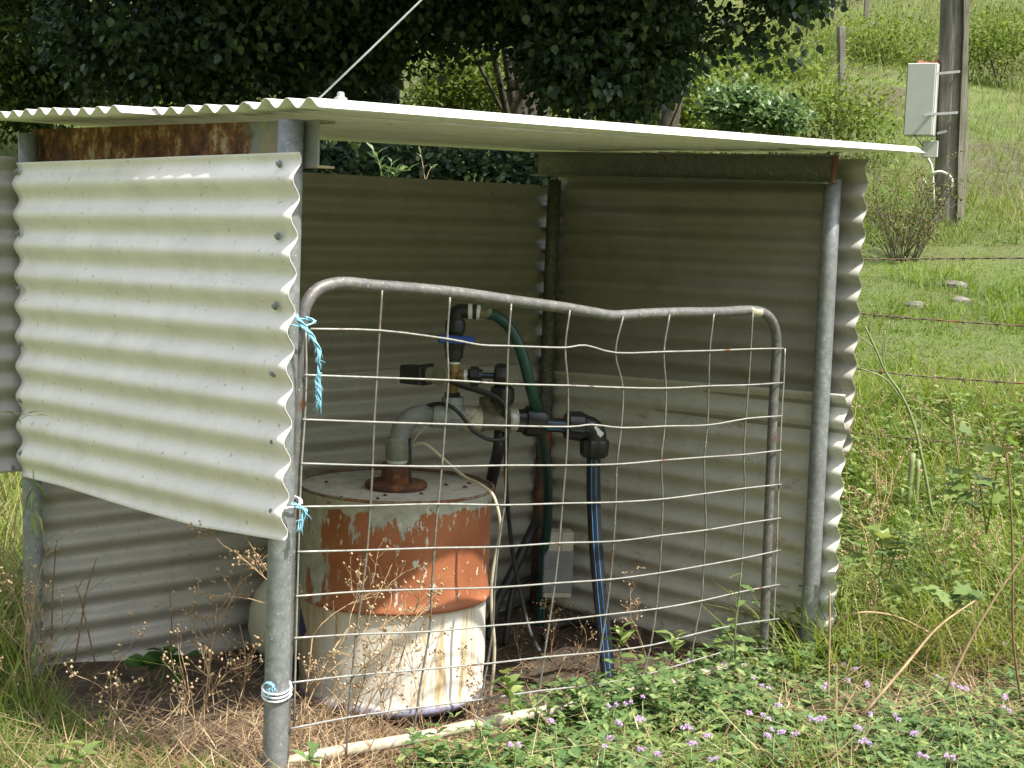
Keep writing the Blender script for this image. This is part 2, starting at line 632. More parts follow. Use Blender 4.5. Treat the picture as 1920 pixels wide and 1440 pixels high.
# shed frame, from the posts' axes
PA = at(533, 720, 2.88); PB = at(57, 720, 3.79); PC = at(1540, 720, 4.147); PD = at(1024, 720, 4.95)
U = (PC - PA); U.z = 0; U.normalize()
NN = Vector((U.y, -U.x, 0))          # outward, towards the viewer
Z = Vector((0, 0, 1))


def lu(x, y):
    """shed coordinates of ground points: along U and behind the gate line"""
    dx = x - PA.x; dy = y - PA.y
    return dx * U.x + dy * U.y, -(dx * NN.x + dy * NN.y)


a_, b_2 = lu(GV[:, 0], GV[:, 1])
inside = (a_ > -.1) & (a_ < 1.95) & (b_2 > -.25) & (b_2 < 1.3)
turf = np.where(inside, -.3, .35)
dfr = np.exp(-((GV[:, 0] + .35) ** 2 + (GV[:, 1] - 2.75) ** 2) / .35)
turf = turf - .6 * dfr
turf = turf - .2 * ((GV[:, 1] > 11) & (noise2(GV[:, 0] * .8, GV[:, 1] * .5, 41) > .64))
g = mesh('ground', GV, GF, MT['ground'], None, True, {'turf': turf})
tagp(g, 'grassy sloping paddock ground rising into a hill', 'ground', kind='structure')

# ------------------------------------------------------------------ corrugated sheets
PITCH = .0762


def sheet(name, c00, c10, c01, c11, waves, mat, parent, amp=.0085, phase=0.0, nr=24, edge_fn=None, label=None, warp=.002, seed=0, flip=1):
    """c00->c10 runs along the ribs, c00->c01 across them. phase in waves."""
    c00, c10, c01, c11 = [np.array(c) for c in (c00, c10, c01, c11)]
    nrm = np.cross(c10 - c00, c01 - c00); nrm /= np.linalg.norm(nrm)
    nrm *= flip
    nw = int(waves * 12) + 1
    S, T = np.meshgrid(np.linspace(0, 1, nr), np.linspace(0, 1, nw))
    s = S[..., None]; t = T[..., None]
    if edge_fn is not None:
        t = edge_fn(S, T)[..., None]
    P = (c00 * (1 - s) + c10 * s) * (1 - t) + (c01 * (1 - s) + c11 * s) * t
    tt = t[..., 0]
    h = -np.cos(2 * math.pi * (tt * waves + phase)) * amp
    h = h + warp * 2 * (noise2(S * 3 + seed, T * 4 + seed, seed) - .5)
    P = P + nrm * h[..., None]
    V = P.reshape(-1, 3)
    i0 = (np.arange(nw - 1)[:, None] * nr + np.arange(nr - 1)[None, :]).ravel()
    Fq = np.stack([i0, i0 + 1, i0 + nr + 1, i0 + nr], 1)
    o = mesh(name, V, Fq, mat, parent, True)
    sm = o.modifiers.new('thick', 'SOLIDIFY'); sm.thickness = .0012; sm.offset = 0
    if label: o['label'] = label
    return o, nrm


shed = thing('corrugated_shed', 'small cream corrugated iron pump shed with open front behind mesh gate', 'shed', (PA.x, PA.y, Gf(PA.x, PA.y)))


def zs(v, ze):
    return Vector((v.x, v.y, ze + EYE))


# roof: a along U, b back from the front edge
FLc = PA + NN * .15


def roofp(a, b, dz=0):
    p = FLc + U * a - NN * b
    s = a / 2.13; q = b / 1.5
    z = (.236 * (1 - s) + .288 * s) * (1 - q) + (.262 * (1 - s) + .312 * s) * q
    return Vector((p.x, p.y, z + EYE + dz))


def roof(name, a0, a1, b0, b1, dz, label, amp=.0085, seed=0):
    wv = round((b1 - b0) / PITCH * 2) / 2
    o, n = sheet(name, roofp(a0, b0, dz), roofp(a1, b0, dz), roofp(a0, b1, dz), roofp(a1, b1, dz), wv, MT['roof'], shed,
                 amp=amp, nr=30, label=label, seed=seed, warp=.003)
    return o, n


r1, rn = roof('roof_sheet', -.03, 2.11, 0, .2667, .006, 'front roof sheet strip above the gate', .0095, 1)
r2, _ = roof('roof_sheet', -.025, 2.06, .245, .70, .004, 'middle roof sheet tucked under the front one', .0085, 2)
r3, _ = roof('roof_sheet', -.11, 2.00, .65, 1.50, .004, 'rear roof sheet sticking out furthest left', .0085, 3)

# posts
def post(P_, bot_px, top_px, Y, r, mat, top_z=None, label=None):
    a = at(*top_px, Y); b = at(*bot_px, Y)
    d = (a - b) / (a.z - b.z)
    zt = EYE + top_z
    zb = Gf(P_.x, P_.y) - .25
    top = a + d * (zt - a.z); bot = b + d * (zb - b.z)
    n = 9
    o = tube('post', [bot + (top - bot) * i / (n - 1) for i in range(n)], r, mat, shed, 20)
    if label: o['label'] = label
    return o, bot, top


pA, bA, tA = post(PA, (515, 1440), (546, 225), 2.88, .0262, MT['galv'], .215, 'front left grey pipe post')
pB, bB, tB = post(PB, (63.5, 1200), (53, 260), 3.79, .0258, MT['galv'], .222, 'rear left grey pipe post')
pC, bC, tC = post(PC, (1515.6, 1200), (1561, 340), 4.147, .0258, MT['galv'], .195, 'front right grey pipe post')
pD, bD, tD = post(PD, (1005, 1183), (1040, 340), 4.95, .0235, MT['galv_dark'], .195, 'dark stained rear right post')
# the lower half of the back post is rusty brown
lo = bD.lerp(tD, .01); hi = bD.lerp(tD, .52)
tube('post_sleeve', [lo, lo.lerp(hi, .5), hi], .0262, MT['rustpost'], shed, 20)['label'] = 'rusty brown lower sleeve of rear post'


def channel(name, p0, p1, hgt, fl, fdir, mat, label):
    """C channel: web from p0 to p1 (top line), flanges towards fdir"""
    p0 = Vector(p0); p1 = Vector(p1); d = (p1 - p0).normalized(); f = Vector(fdir)
    th = .005
    prof = [(0, 0), (fl, 0), (fl, -th), (th, -th), (th, -hgt + th), (fl, -hgt + th), (fl, -hgt), (0, -hgt)]
    n = 14
    V = []; al = []
    L = (p1 - p0).length
    for i in range(n):
        q = p0.lerp(p1, i / (n - 1))
        for (a, z) in prof:
            V.append(q + f * a + Z * z); al.append(i / (n - 1) * L)
    Fc = []
    for i in range(n - 1):
        for j in range(8):
            k = (j + 1) % 8
            Fc.append((i * 8 + j, i * 8 + k, (i + 1) * 8 + k, (i + 1) * 8 + j))
    for b0 in (0, (n - 1) * 8):
        Fc.append(tuple(b0 + k for k in (0, 1, 2, 3)))
        Fc.append(tuple(b0 + k for k in (0, 3, 4, 7)))
        Fc.append(tuple(b0 + k for k in (4, 5, 6, 7)))
    o = mesh(name, V, Fc, mat, shed, False, {'along': al})
    o['label'] = label
    return fixn(o)


def flat(v, ze):
    return Vector((v.x, v.y, EYE + ze))


channel('beam', flat(PA + U * .032 + NN * .055, .216), flat(PB + U * .030 - NN * .06, .238), .095, .042, U, MT['rustbeam'], 'rusty channel beam above the left panel')
channel('beam', flat(PC - U * .012 + NN * .012, .262), flat(PD - U * .012 - NN * .065, .292), .083, .045, -U, MT['beam'], 'grey channel beam above the right wall')
# rust bracket at the head of the front right post
box('bracket', flat(PC - U * .030 + NN * .022, .222), U * .011, NN * .004, Z * .040, MT['rustpipe'], shed, .001)

# left wall panel (outside posts)
pl0 = PA - U * .0365
cTL = onp(28, 305, pl0, U); cTR = onp(558, 285, pl0, U); cBR = onp(533, 1015, pl0, U); cBL = onp(36, 893, pl0, U)


def bend_bot(S, T):
    # bottom edge sheared off: it kinks below the straight line between its ends
    k = np.interp(S, [0, .2, .52, .75, .8, 1.0], [0, .0, .012, .016, .012, 0])
    return T * (1 + k * T ** 6)


left_panel, _ = sheet('wall_sheet', cTL, cTR, cBL, cBR, 10.4, MT['sheet'], shed, amp=.0088, phase=-.20, nr=40, edge_fn=bend_bot,
                      label='left wall sheet in pale cream, cut off above the ground', seed=4, flip=-1, warp=.003)


def screw(px, py, p0, n, parent, off=.012):
    q = onp(px, py, p0, n)
    nn = -n
    V1, F1 = lathe_geo(q + nn * (off - .006), nn, [(0, .0085), (.002, .0085), (.0035, .006)], 14)
    V2, F2 = lathe_geo(q + nn * (off - .003), nn, [(0, .0052), (.0045, .0052), (.0055, .0042)], 6)
    m_ = MB(); m_.add(V1, F1); m_.add(V2, F2)
    return m_.build('screw', MT['galv'], parent, False)


for (x, y) in ((527, 307), (524, 443), (519, 574), (515, 700), (516, 828), (514, 957), (34, 322), (37, 437), (38, 541), (40, 645), (41, 750), (42, 850)):
    screw(x, y, pl0, U, left_panel, .008)

# back wall: upper sheet outside, lower sheet inside it
bo = -NN * .036


def bwp(s, ze, off=0.0):
    p = PB.lerp(PD, s) + bo - NN * off
    return Vector((p.x, p.y, ze + EYE))


Lbd = (PD - PB).length
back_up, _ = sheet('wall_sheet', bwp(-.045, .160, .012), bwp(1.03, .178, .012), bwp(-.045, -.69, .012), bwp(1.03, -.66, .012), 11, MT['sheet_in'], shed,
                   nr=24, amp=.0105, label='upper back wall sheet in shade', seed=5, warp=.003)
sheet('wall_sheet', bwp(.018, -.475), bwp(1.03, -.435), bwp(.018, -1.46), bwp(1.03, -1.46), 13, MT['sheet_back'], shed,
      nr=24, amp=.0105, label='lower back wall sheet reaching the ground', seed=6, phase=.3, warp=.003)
screw(23, 878, PB + bo - NN * .01, -NN * -1 * -1, back_up, .004)
# right wall
ro = U * .036


def rwp(s, ze, off=0.0):
    p = PC.lerp(PD, s) + ro + U * off
    return Vector((p.x, p.y, ze + EYE))


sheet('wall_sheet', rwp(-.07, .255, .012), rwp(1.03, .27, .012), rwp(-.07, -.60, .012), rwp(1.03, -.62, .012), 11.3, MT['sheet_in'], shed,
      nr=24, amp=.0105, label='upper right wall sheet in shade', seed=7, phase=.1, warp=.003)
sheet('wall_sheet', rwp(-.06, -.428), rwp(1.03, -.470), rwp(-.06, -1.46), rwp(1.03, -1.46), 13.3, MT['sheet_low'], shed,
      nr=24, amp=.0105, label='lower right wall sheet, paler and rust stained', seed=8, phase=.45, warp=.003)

# ------------------------------------------------------------------ gate
gl = PA + NN * .0 - U * .02
gTL = at(566, 540, 2.915); gTR = at(1455, 588, 4.03)
gBL = at(528, 1432, 2.93)
gx = (gTR - gTL); gx.z = 0; gx.normalize()
gn = (gTR - gTL).cross(gBL - gTL).normalized()
if gn.y > 0: gn = -gn


def gp(px, py, off=0.0):
    return onp(px, py, gTL, gn) + gn * off


gate = thing('mesh_gate', 'bent tubular steel gate with square wire mesh tied across shed front', 'gate', gp(530, 1432))
fr = [gp(x, y) for x, y in ((530, 1432), (538, 1200), (548, 900), (560, 700), (566, 610), (572, 575), (590, 548), (615, 535), (650, 531), (700, 536), (780, 542), (870, 551),
                            (960, 564), (1050, 576), (1110, 586), (1150, 592), (1200, 589), (1270, 586), (1350, 585), (1405, 582), (1432, 587), (1448, 603), (1455, 628), (1456, 660),
                            (1450, 760), (1444, 900), (1438, 1050), (1433, 1180), (1430, 1236))]
frame = tube('frame', fr, .0138, MT['gatepipe'], gate, 18, 5)
tube('joint_sleeve', [gp(1404, 583), gp(1424, 585)], .0150, MT['railcream'], gate, 16)
tube('bottom_rail', [gp(530, 1432), gp(640, 1408), gp(760, 1388), gp(880, 1361), gp(1000, 1338), gp(1130, 1311), gp(1280, 1272), gp(1430, 1236)], .0142, MT['railcream'], gate, 16, 3)
cols = [
    [(708, 543), (703, 618), (698, 706), (693, 789), (690, 870), (686, 945), (680, 1028), (671, 1105), (660, 1185), (652, 1262), (645, 1340), (641, 1415)],
    [(835, 556), (830, 634), (832, 711), (826, 793), (820, 872), (813, 942), (806, 1024), (801, 1101), (797, 1180), (785, 1251), (774, 1322), (764, 1395)],
    [(950, 568), (944, 647), (942, 718), (940, 796), (940, 870), (937, 944), (926, 1022), (919, 1098), (916, 1169), (906, 1240), (893, 1307), (885, 1362)],
    [(1060, 580), (1051, 650), (1056, 721), (1056, 798), (1052, 870), (1046, 941), (1040, 1015), (1032, 1090), (1022, 1161), (1012, 1228), (1003, 1291), (996, 1339)],
    [(1160, 592), (1145, 660), (1159, 725), (1156, 800), (1148, 868), (1146, 939), (1142, 1012), (1136, 1083), (1128, 1149), (1116, 1219), (1103, 1280), (1094, 1320)],
    [(1247, 588), (1236, 658), (1240, 726), (1238, 797), (1231, 861), (1234, 933), (1232, 1001), (1228, 1071), (1222, 1138), (1212, 1206), (1198, 1262), (1188, 1298)],
    [(1330, 587), (1322, 656), (1320, 722), (1318, 795), (1312, 855), (1313, 923), (1315, 991), (1311, 1057), (1307, 1123), (1295, 1185), (1288, 1236), (1284, 1272)],
    [(1403, 585), (1399, 653), (1395, 720), (1390, 783), (1386, 850), (1388, 913), (1386, 979), (1383, 1044), (1378, 1107), (1372, 1168), (1364, 1216), (1360, 1254)]]
for c_ in cols:
    tube('mesh_wire', [gp(x, y, .016) for x, y in c_], .0025, MT['wire_shaded'], gate, 8, 4)
lefty = [615, 701, 784, 866, 947, 1031, 1114, 1192, 1275, 1361]
righty = [652, 716, 778, 842, 906, 969, 1029, 1093, 1157, 1212]
extra = {0: {2: (890, 646), 3: (1010, 648), 4: (1085, 646), 5: (1110, 649)}, 2: {4: (1088, 792)}}
for r_ in range(10):
    pts = [(572 if r_ == 0 else 564 - r_ * 3.2, lefty[r_])]
    for c_ in range(8):
        x, y = cols[c_][r_ + 1]
        pts.append((x, y))
        if r_ == 0 and c_ == 1: pts.append((890, 645))
        if r_ == 0 and c_ == 3: pts.append((1088, 646))
        if r_ == 2 and c_ == 3: pts.append((1100, 794))
        if r_ == 0 and c_ == 2: pts.append((1000, 649))
    pts.append((1458 - .9 * r_, righty[r_]))
    tube('mesh_wire', [gp(x, y, .0195) for x, y in pts], .0023, MT['wire'], gate, 8, 3)
# outer wires down both uprights
tube('mesh_wire', [gp(1464, 652, .015), gp(1461, 716, .016), gp(1457, 778, .016), gp(1452, 906, .016), gp(1448, 1029, .016), gp(1443, 1157, .016), gp(1440, 1215, .016)], .0022, MT['wire'], gate, 8, 4)
tube('mesh_wire', [gp(566, 615, .014), gp(565, 700, .018), gp(562, 784, .018), gp(556, 870, .018), gp(553, 947, .018), gp(548, 1114, .018), gp(542, 1361, .018)], .0022, MT['wire'], gate, 8, 4)

# ------------------------------------------------------------------ twine ties
def strands(m_, pts, n, spread, r, fray=0, frl=.03, seed=0):
    rr = random.Random(seed)
    pts = smooth_path(pts, 4)
    for k in range(n):
        ph = rr.uniform(0, 6.28); am = rr.uniform(.3, 1) * spread
        Q = []
        for i, p in enumerate(pts):
            a = ph + i * .6
            Q.append(p + Vector((math.cos(a), math.sin(a) * .8, math.sin(a * 1.3) * .4)) * am)
        V, F_ = tube_geo(Q, r, 5)
        m_.add(V, F_, rr.random())
    for k in range(fray):
        p = pts[rr.randrange(len(pts) // 3, len(pts))]
        p = p + Vector((rr.uniform(-1, 1), rr.uniform(-1, 1), rr.uniform(-1, 1))) * .004
        d = Vector((rr.uniform(-.6, .6), rr.uniform(-.6, .6), rr.uniform(-1.6, .1))).normalized()
        q = p + d * frl * rr.uniform(.4, 1); q2 = q + (d + Vector((0, 0, -.7))) * frl * .5
        V, F_ = tube_geo([p, q, q2], [r * .7, r * .5, r * .3], 4)
        m_.add(V, F_, rr.random())


def wrap(c, rad, zoff, turns, tilt=0.2, n=20):
    return [c + Vector((math.cos(a) * rad, math.sin(a) * rad, zoff + tilt * rad * math.sin(a) + .004 * i / n)) for i, a in enumerate([2 * math.pi * turns * k / (n * turns) for k in range(int(n * turns) + 1)])]


tw = MB()
Yt = 2.84
strands(tw, [at(553, 590, Yt), at(566, 608, Yt), at(578, 622, Yt), at(590, 640, Yt), at(598, 658, Yt), at(596, 680, Yt)], 8, .005, .0013, 12, .014, 1)
strands(tw, [at(594, 672, Yt), at(599, 686, Yt), at(598, 702, Yt)], 3, .004, .0012, 0, .01, 2)
strands(tw, [at(598, 700, Yt), at(596, 715, Yt), at(597, 735, Yt), at(598, 765, Yt)], 11, .006, .0011, 24, .017, 3)
strands(tw, wrap(at(562, 606, 2.87), .030, 0, 1.2), 5, .003, .0014, 0, .01, 8)
t1 = tw.build('twine_tie', MT['twine'], None, org=at(566, 610, Yt))
tagp(t1, 'long frayed blue twine dangling from the top left corner of the gate', 'twine', 'twine ties on the gate')
tw = MB()
strands(tw, wrap(at(536, 944, 2.88), .031, 0, 1.6), 6, .003, .0016, 0, .01, 4)
th = thing('twine_tie', 'short twine knot at the lower corner of the left panel', 'twine', at(548, 946, 2.84), 'twine ties on the gate')
tw.build('wrapped_loop', MT['twinewhite'], th)
tw = MB()
strands(tw, [at(548, 944, 2.84), at(560, 950, 2.84), at(572, 958, 2.84), at(566, 974, 2.84), at(560, 998, 2.84)], 9, .005, .0014, 16, .012, 5)
tw.build('loose_end', MT['twine'], th)
th = thing('twine_tie', 'white and blue twine wound round the foot of the front post', 'twine', at(521, 1292, 2.85), 'twine ties on the gate')
tw = MB()
for dz in (0, -.008, -.016):
    strands(tw, wrap(at(519, 1290, 2.88), .0295, dz, 1.3, .25), 3, .0015, .0018, 0, .01, 6)
tw.build('wrapped_loop', MT['twinewhite'], th)
tw = MB()
strands(tw, [at(497, 1282, 2.85), at(504, 1280, 2.84), at(512, 1288, 2.84), at(503, 1294, 2.84)], 7, .004, .0014, 12, .010, 7)
tw.build('loose_end', MT['twine'], th)

# ------------------------------------------------------------------ drum
DC = at(738, 1120, 4.10)
dz0 = EYE - 1.355; dz1 = EYE - .742
drum = thing('steel_drum', 'rusty steel drum, flaking orange above and white below, behind the gate', 'drum', (DC.x, DC.y, dz0))


def m_drum():
    m, t, b = nmat('flaking_drum_paint')
    tc = t.nodes.new("ShaderNodeTexCoord")
    sx = t.nodes.new("ShaderNodeSeparateXYZ")
    t.links.new(tc.outputs['Object'], sx.inputs[0])
    # orange coat with scuffs
    f1 = noise(t, 6, 6)
    orange = ramp(t, f1, [(.3, (.26, .082, .034)), (.7, (.42, .155, .07))])
    # bare grey-white patches: more near the top rim and to the left
    def math_(op, a, b_, c=None):
        n = t.nodes.new("ShaderNodeMath"); n.operation = op
        for i, v in enumerate((a, b_, c)):
            if v is None: continue
            if isinstance(v, (int, float)): n.inputs[i].default_value = v
            else: t.links.new(v, n.inputs[i])
        return n.outputs[0]
    f2 = noise(t, 11, 9, .68, sc3=(1, 1, .30))
    hz = ramp(t, math_('MULTIPLY', sx.outputs[2], 1.0), [(.30, 0), (.44, .035), (.53, .075), (.575, .13), (.612, .42)])
    lx = ramp(t, math_('ADD', sx.outputs[0], .5), [(.22, .28), (.29, .15), (.36, .03), (.42, 0)])
    s = math_('ADD', math_('ADD', f2, hz), lx)
    k = ramp(t, s, [(.640, 0), (.655, 1)])
    peel = ramp(t, noise(t, 30, 5), [(.3, (.30, .31, .27)), (.7, (.48, .48, .42))])
    c_or = mixc(t, k, orange, peel)
    f5 = noise(t, 48, 6, .65, sc3=(1, 1, .45))
    k5 = ramp(t, f5, [(.615, 0), (.635, 1)])
    c_or = mixc(t, k5, c_or, (.55, .54, .46))
    # white coat below with vertical rust streaks
    f3 = noise(t, 30, 6, .7, sc3=(1, 1, .06))
    stain = ramp(t, f3, [(.30, (.40, .24, .09)), (.40, (.62, .50, .32)), (.46, (.76, .73, .64)), (.66, (.80, .79, .74)), (.72, (.45, .46, .44))])
    lft = ramp(t, math_('ADD', sx.outputs[0], .5), [(.26, .75), (.36, .25), (.5, .0)])
    c_wh = mixc(t, lft, stain, ramp(t, f3, [(.35, (.36, .20, .07)), (.55, (.42, .33, .17)), (.62, (.30, .31, .29)), (.7, (.55, .52, .42))]))
    # deep blue remnant at the left, blue at the chime
    f4 = noise(t, 7, 4)
    blue_h = ramp(t, math_('ADD', sx.outputs[2], math_('MULTIPLY', f4, .05)), [(.046, 1), (.056, 0)])
    c_wh = mixc(t, mixc(t, 1.0, blue_h, (.75,) * 3, 'MULTIPLY'), c_wh, (.03, .035, .17))
    bl = math_('MULTIPLY', ramp(t, math_('ADD', sx.outputs[0], math_('MULTIPLY', f4, .08)), [(-.0, 1), (.001, 1)]), 1.0)
    dx = math_('ABSOLUTE', math_('ADD', sx.outputs[0], .262), 0)
    dz = math_('ABSOLUTE', math_('ADD', sx.outputs[2], -.205), 0)
    pb = math_('ADD', math_('MULTIPLY', dx, 2.0), math_('ADD', dz, math_('MULTIPLY', f4, .06)))
    pk = ramp(t, pb, [(.078, 1), (.086, 0)])
    c_wh = mixc(t, pk, c_wh, (.012, .010, .12))
    hh = math_('ADD', sx.outputs[2], math_('MULTIPLY', f1, .004))
    up = ramp(t, hh, [(.296, 0), (.300, 1)])
    c = mixc(t, up, c_wh, c_or)
    # rust on the top lid and rim
    t.links.new(c, b.inputs['Base Color'])
    b.inputs['Roughness'].default_value = .55
    bump(t, b, k, .5, .002)
    return m


prof = [(0, .262), (.0, .272), (.018, .280), (.022, .274), (.05, .272), (.10, .276), (.16, .276), (.22, .2735), (.285, .274),
        (.292, .277), (.298, .286), (.306, .2875), (.314, .283), (.33, .280), (.38, .279), (.44, .2805), (.50, .280), (.56, .2805), (.598, .2815), (.606, .2865), (.613, .287), (.616, .284)]
V, Fc = lathe_geo((DC.x, DC.y, dz0), Z, prof, 96)
Fc = Fc[:-2]
body = mesh('body', V, Fc, m_drum(), drum, True)
m, t, b = nmat('drum_lid_paint')
f = noise(t, 26, 8, .75)
c = ramp(t, f, [(.3, (.36, .34, .28)), (.5, (.56, .54, .47)), (.62, (.66, .64, .58)), (.74, (.26, .16, .09))])
r = ramp(t, noise(t, 7, 8, .7), [(.62, 0), (.70, .8)])
c = mixc(t, r, c, (.17, .08, .035))
t.links.new(c, b.inputs['Base Color'])
b.inputs['Roughness'].default_value = .8
bump(t, b, f, .3, .003)
MT['lid'] = m
lathe('lid', (DC.x, DC.y, dz0 + .60), Z, [(0, .280), (.004, .280), (.005, .0)], MT['lid'], drum, 64)
# rolled rim
rim = [Vector((DC.x + .2845 * math.cos(a), DC.y + .2845 * math.sin(a), dz0 + .615)) for a in np.linspace(0, 2 * math.pi, 73)]
MT['rim'] = m_galv('rusty_rim', (.14, .08, .05), (.36, .32, .25), .45, .8, .0)
tube('rim', rim, .0048, MT['rim'], drum, 8, cap=False)
bl_ = MB()
rr = random.Random(4)
for (x, y) in ((612, 903), (617, 942), (700, 940), (722, 928), (708, 934), (640, 932), (872, 912), (880, 905), (836, 908), (790, 925)):
    q = at(x, y, 4.0)
    d = q - Vector((0, 0, EYE)); s_ = (dz0 + .607 - EYE) / d.z
    q = Vector((0, 0, EYE)) + d * s_
    V, Fq = lathe_geo(q - Z * .003, Z, [(0, .006 + rr.random() * .004), (.004, .005), (.006, .002)], 7)
    mesh('rust_scab', V, Fq, MT['rustpipe'], drum)

# ------------------------------------------------------------------ pump headworks on the drum
YP = 4.10
S0 = F / YP


def pp(x, y, dy=0.0):
    return at(x, y, YP + dy)


hw = thing('pump_headworks', 'grey and black pipe fittings with rusted flange rising from the drum', 'pipework', pp(742, 912))
RX = Vector((math.cos(.25), math.sin(.25), 0))   # main run heads right and a little away
q = pp(743, 909); q.z = dz0 + .607
flz = q.z
fl_ = lathe('flange', (q.x, q.y, flz), Z, [(0, .088), (.004, .091), (.014, .091), (.018, .086), (.019, .04)], MT['rustpipe'], hw, 48)
lathe('stub_pipe', (q.x, q.y, flz + .015), Z, [(0, .045), (.055, .044), (.057, .040), (.058, .03)], MT['rustpipe'], hw, 36)
lathe('thread_tape', (q.x, q.y, flz + .07), Z, [(0, .029), (.014, .030), (.016, .026)], MT['white'], hw, 28)
c1 = Vector((q.x, q.y, flz + .082))
c_up = pp(748, 818)
lathe('tape_wrap', c1, Z, [(0, .032), (.01, .0345), (.03, .034), (.045, .036), (.062, .033), (.066, .030)], MT['tapewrap'], hw, 28)
tube('elbow_pipe', [pp(746, 858), pp(748, 828), pp(753, 806), pp(766, 788), pp(784, 779), pp(806, 777), pp(830, 779), pp(848, 781)], .0305, MT['greyplastic'], hw, 24, 5)
mn = lambda x, y=784: pp(x, y, (x - 830) / S0 * .30)     # points of the main horizontal run


def fit(name, x0, y0, x1, y1, prof, mat, parent=hw, seg=28, ribs=0, ribh=0, f=mn):
    a = f(x0, y0); b = f(x1, y1); L = (b - a).length
    return lathe(name, a, b - a, [(t_ * L, r_) for t_, r_ in prof], mat, parent, seg, True, ribs, ribh)


fit('tee', 808, 779, 868, 784, [(0, .0335), (.12, .036), (.2, .034), (.8, .034), (.88, .037), (1, .036)], MT['greyplastic'])
fit('tee_branch', 849, 784, 849, 744, [(0, .03), (.62, .030), (.65, .033), (.95, .033), (1, .031)], MT['greyplastic'], f=pp)
fit('thread_wrap', 866, 784, 902, 785, [(0, .031), (.1, .036), (.3, .039), (.6, .036), (.85, .038), (1, .034)], MT['hemp'])
fit('iron_tee', 900, 785, 952, 786, [(0, .036), (.1, .039), (.22, .034), (.75, .034), (.85, .038), (1, .037)], MT['greygrime'])
fit('iron_tee_branch', 922, 785, 921, 744, [(0, .031), (.6, .030), (.66, .036), (.96, .036), (1, .033)], MT['greygrime'])
fit('collar', 951, 786, 968, 787, [(0, .034), (.1, .037), (.9, .037), (1, .034)], MT['hemp'])
fit('clamp_ring', 955, 786, 963, 787, [(0, .0385), (1, .0385)], MT['rod'])
cf = fit('compression_fitting', 966, 788, 1022, 792, [(0, .031), (.3, .033), (.32, .041), (.42, .044), (.9, .041), (.93, .035), (1, .033)], MT['black'], ribs=12, ribh=.0025, seg=48)


def striped(name, pts, r, dirs, parent=hw, sm=6):
    """black pipe with raised blue lines along it; dirs: stripe directions"""
    P_ = smooth_path(pts, sm)
    o = tube(name, P_, r, MT['black'], parent, 20)
    for d in dirs:
        Q = [p + Vector(d).normalized() * (r + .0002) for p in P_]
        tube('blue_stripe', Q, .0012, MT['bluestripe'], o, 6)
    return o


striped('poly_pipe', [mn(1016, 795), mn(1040, 797), mn(1066, 799)], .0215, [(-.0, -1, .55), (0, -1, -.55)])
fit('compression_fitting', 1060, 797, 1098, 800, [(0, .033), (.06, .040), (.75, .043), (.8, .039), (1, .036)], MT['black'], ribs=12, ribh=.0025, seg=48)
tube('elbow', [mn(1094, 800), mn(1104, 801), mn(1113, 808), mn(1116, 820), mn(1115, 834)], [.034, .034, .034, .034, .035], MT['black'], hw, 24, 5)
fit('elbow_nut', 1115, 824, 1113, 858, [(0, .041), (.1, .044), (.8, .041), (.9, .036), (1, .030)], MT['black'], ribs=12, ribh=.0025, seg=48)
box('pipe_label', mn(1118, 806) + Vector((.004, -.0345, 0)), Vector((.013, .002, -.012)), Vector((.0, .0006, 0)), Vector((.005, 0, .006)), MT['white'], hw)
YR = mn(1113, 850).y
striped('poly_pipe', [at(1113, 852, YR), at(1113, 930, YR), at(1117, 1020, YR), at(1125, 1110, YR - .02), at(1134, 1200, YR - .04), at(1143, 1300, YR - .08), at(1149, 1370, YR - .1)],
        .0215, [(-.35, -1, 0), (.32, -1, 0)])
# second pipe going down behind the drum
striped('poly_pipe', [mn(938, 800) + Vector((0, .05, 0)), at(935, 840, YP + .10), at(924, 890, YP + .2), at(912, 950, YP + .28), at(900, 1060, YP + .38), at(895, 1250, YP + .42)], .0185, [(.25, -1, 0)])
# upper stack
fit('reducer', 848, 748, 848, 736, [(0, .028), (.15, .028), (.2, .024), (1, .024)], MT['black'], f=pp, seg=6)
fit('thread_tape', 848, 751, 848, 745, [(0, .0285), (1, .0285)], MT['white'], f=pp)
fit('brass_tee', 848, 738, 850, 682, [(0, .015), (.2, .015), (.22, .018), (.32, .018), (.34, .0145), (.7, .0145), (.72, .019), (1, .019)], MT['brass'], f=pp)
fit('brass_arm', 850, 704, 872, 705, [(0, .014), (.4, .014), (.42, .018), (1, .018)], MT['brass'], f=pp)
fit('thread_tape', 870, 705, 877, 705, [(0, .0185), (1, .0185)], MT['white'], f=pp)
fit('union', 876, 705, 904, 706, [(0, .018), (.2, .020), (.22, .027), (.75, .027), (.8, .02), (1, .018)], MT['black'], f=pp, ribs=8, ribh=.002, seg=32)
striped('thin_pipe', [pp(902, 704), pp(915, 704.5), pp(930, 705)], .0085, [(0, -1, .4)])
fit('knob', 926, 704, 952, 706, [(0, .022), (.15, .033), (.5, .036), (.85, .034), (1, .02)], MT['black'], f=pp, ribs=8, ribh=.002, seg=32)
fit('knob', 943, 722, 941, 760, [(0, .020), (.15, .032), (.5, .034), (.85, .032), (1, .024)], MT['black'], f=pp, ribs=8, ribh=.002, seg=32)
fit('thread_tape', 851, 684, 851, 676, [(0, .0165), (.1, .0175), (.9, .0175), (1, .0165)], MT['white'], f=pp)
fit('union', 851, 678, 852, 655, [(0, .020), (.3, .021), (.32, .026), (1, .027)], MT['black'], f=pp, seg=24)
bv = fit('ball_valve', 852, 656, 854, 600, [(0, .026), (.1, .029), (.38, .029), (.42, .024), (.56, .024), (.6, .028), (.9, .029), (1, .026)], MT['black'], f=pp, ribs=8, ribh=.001, seg=32)
hd = pp(857, 635) + Vector((0, -.045, 0))
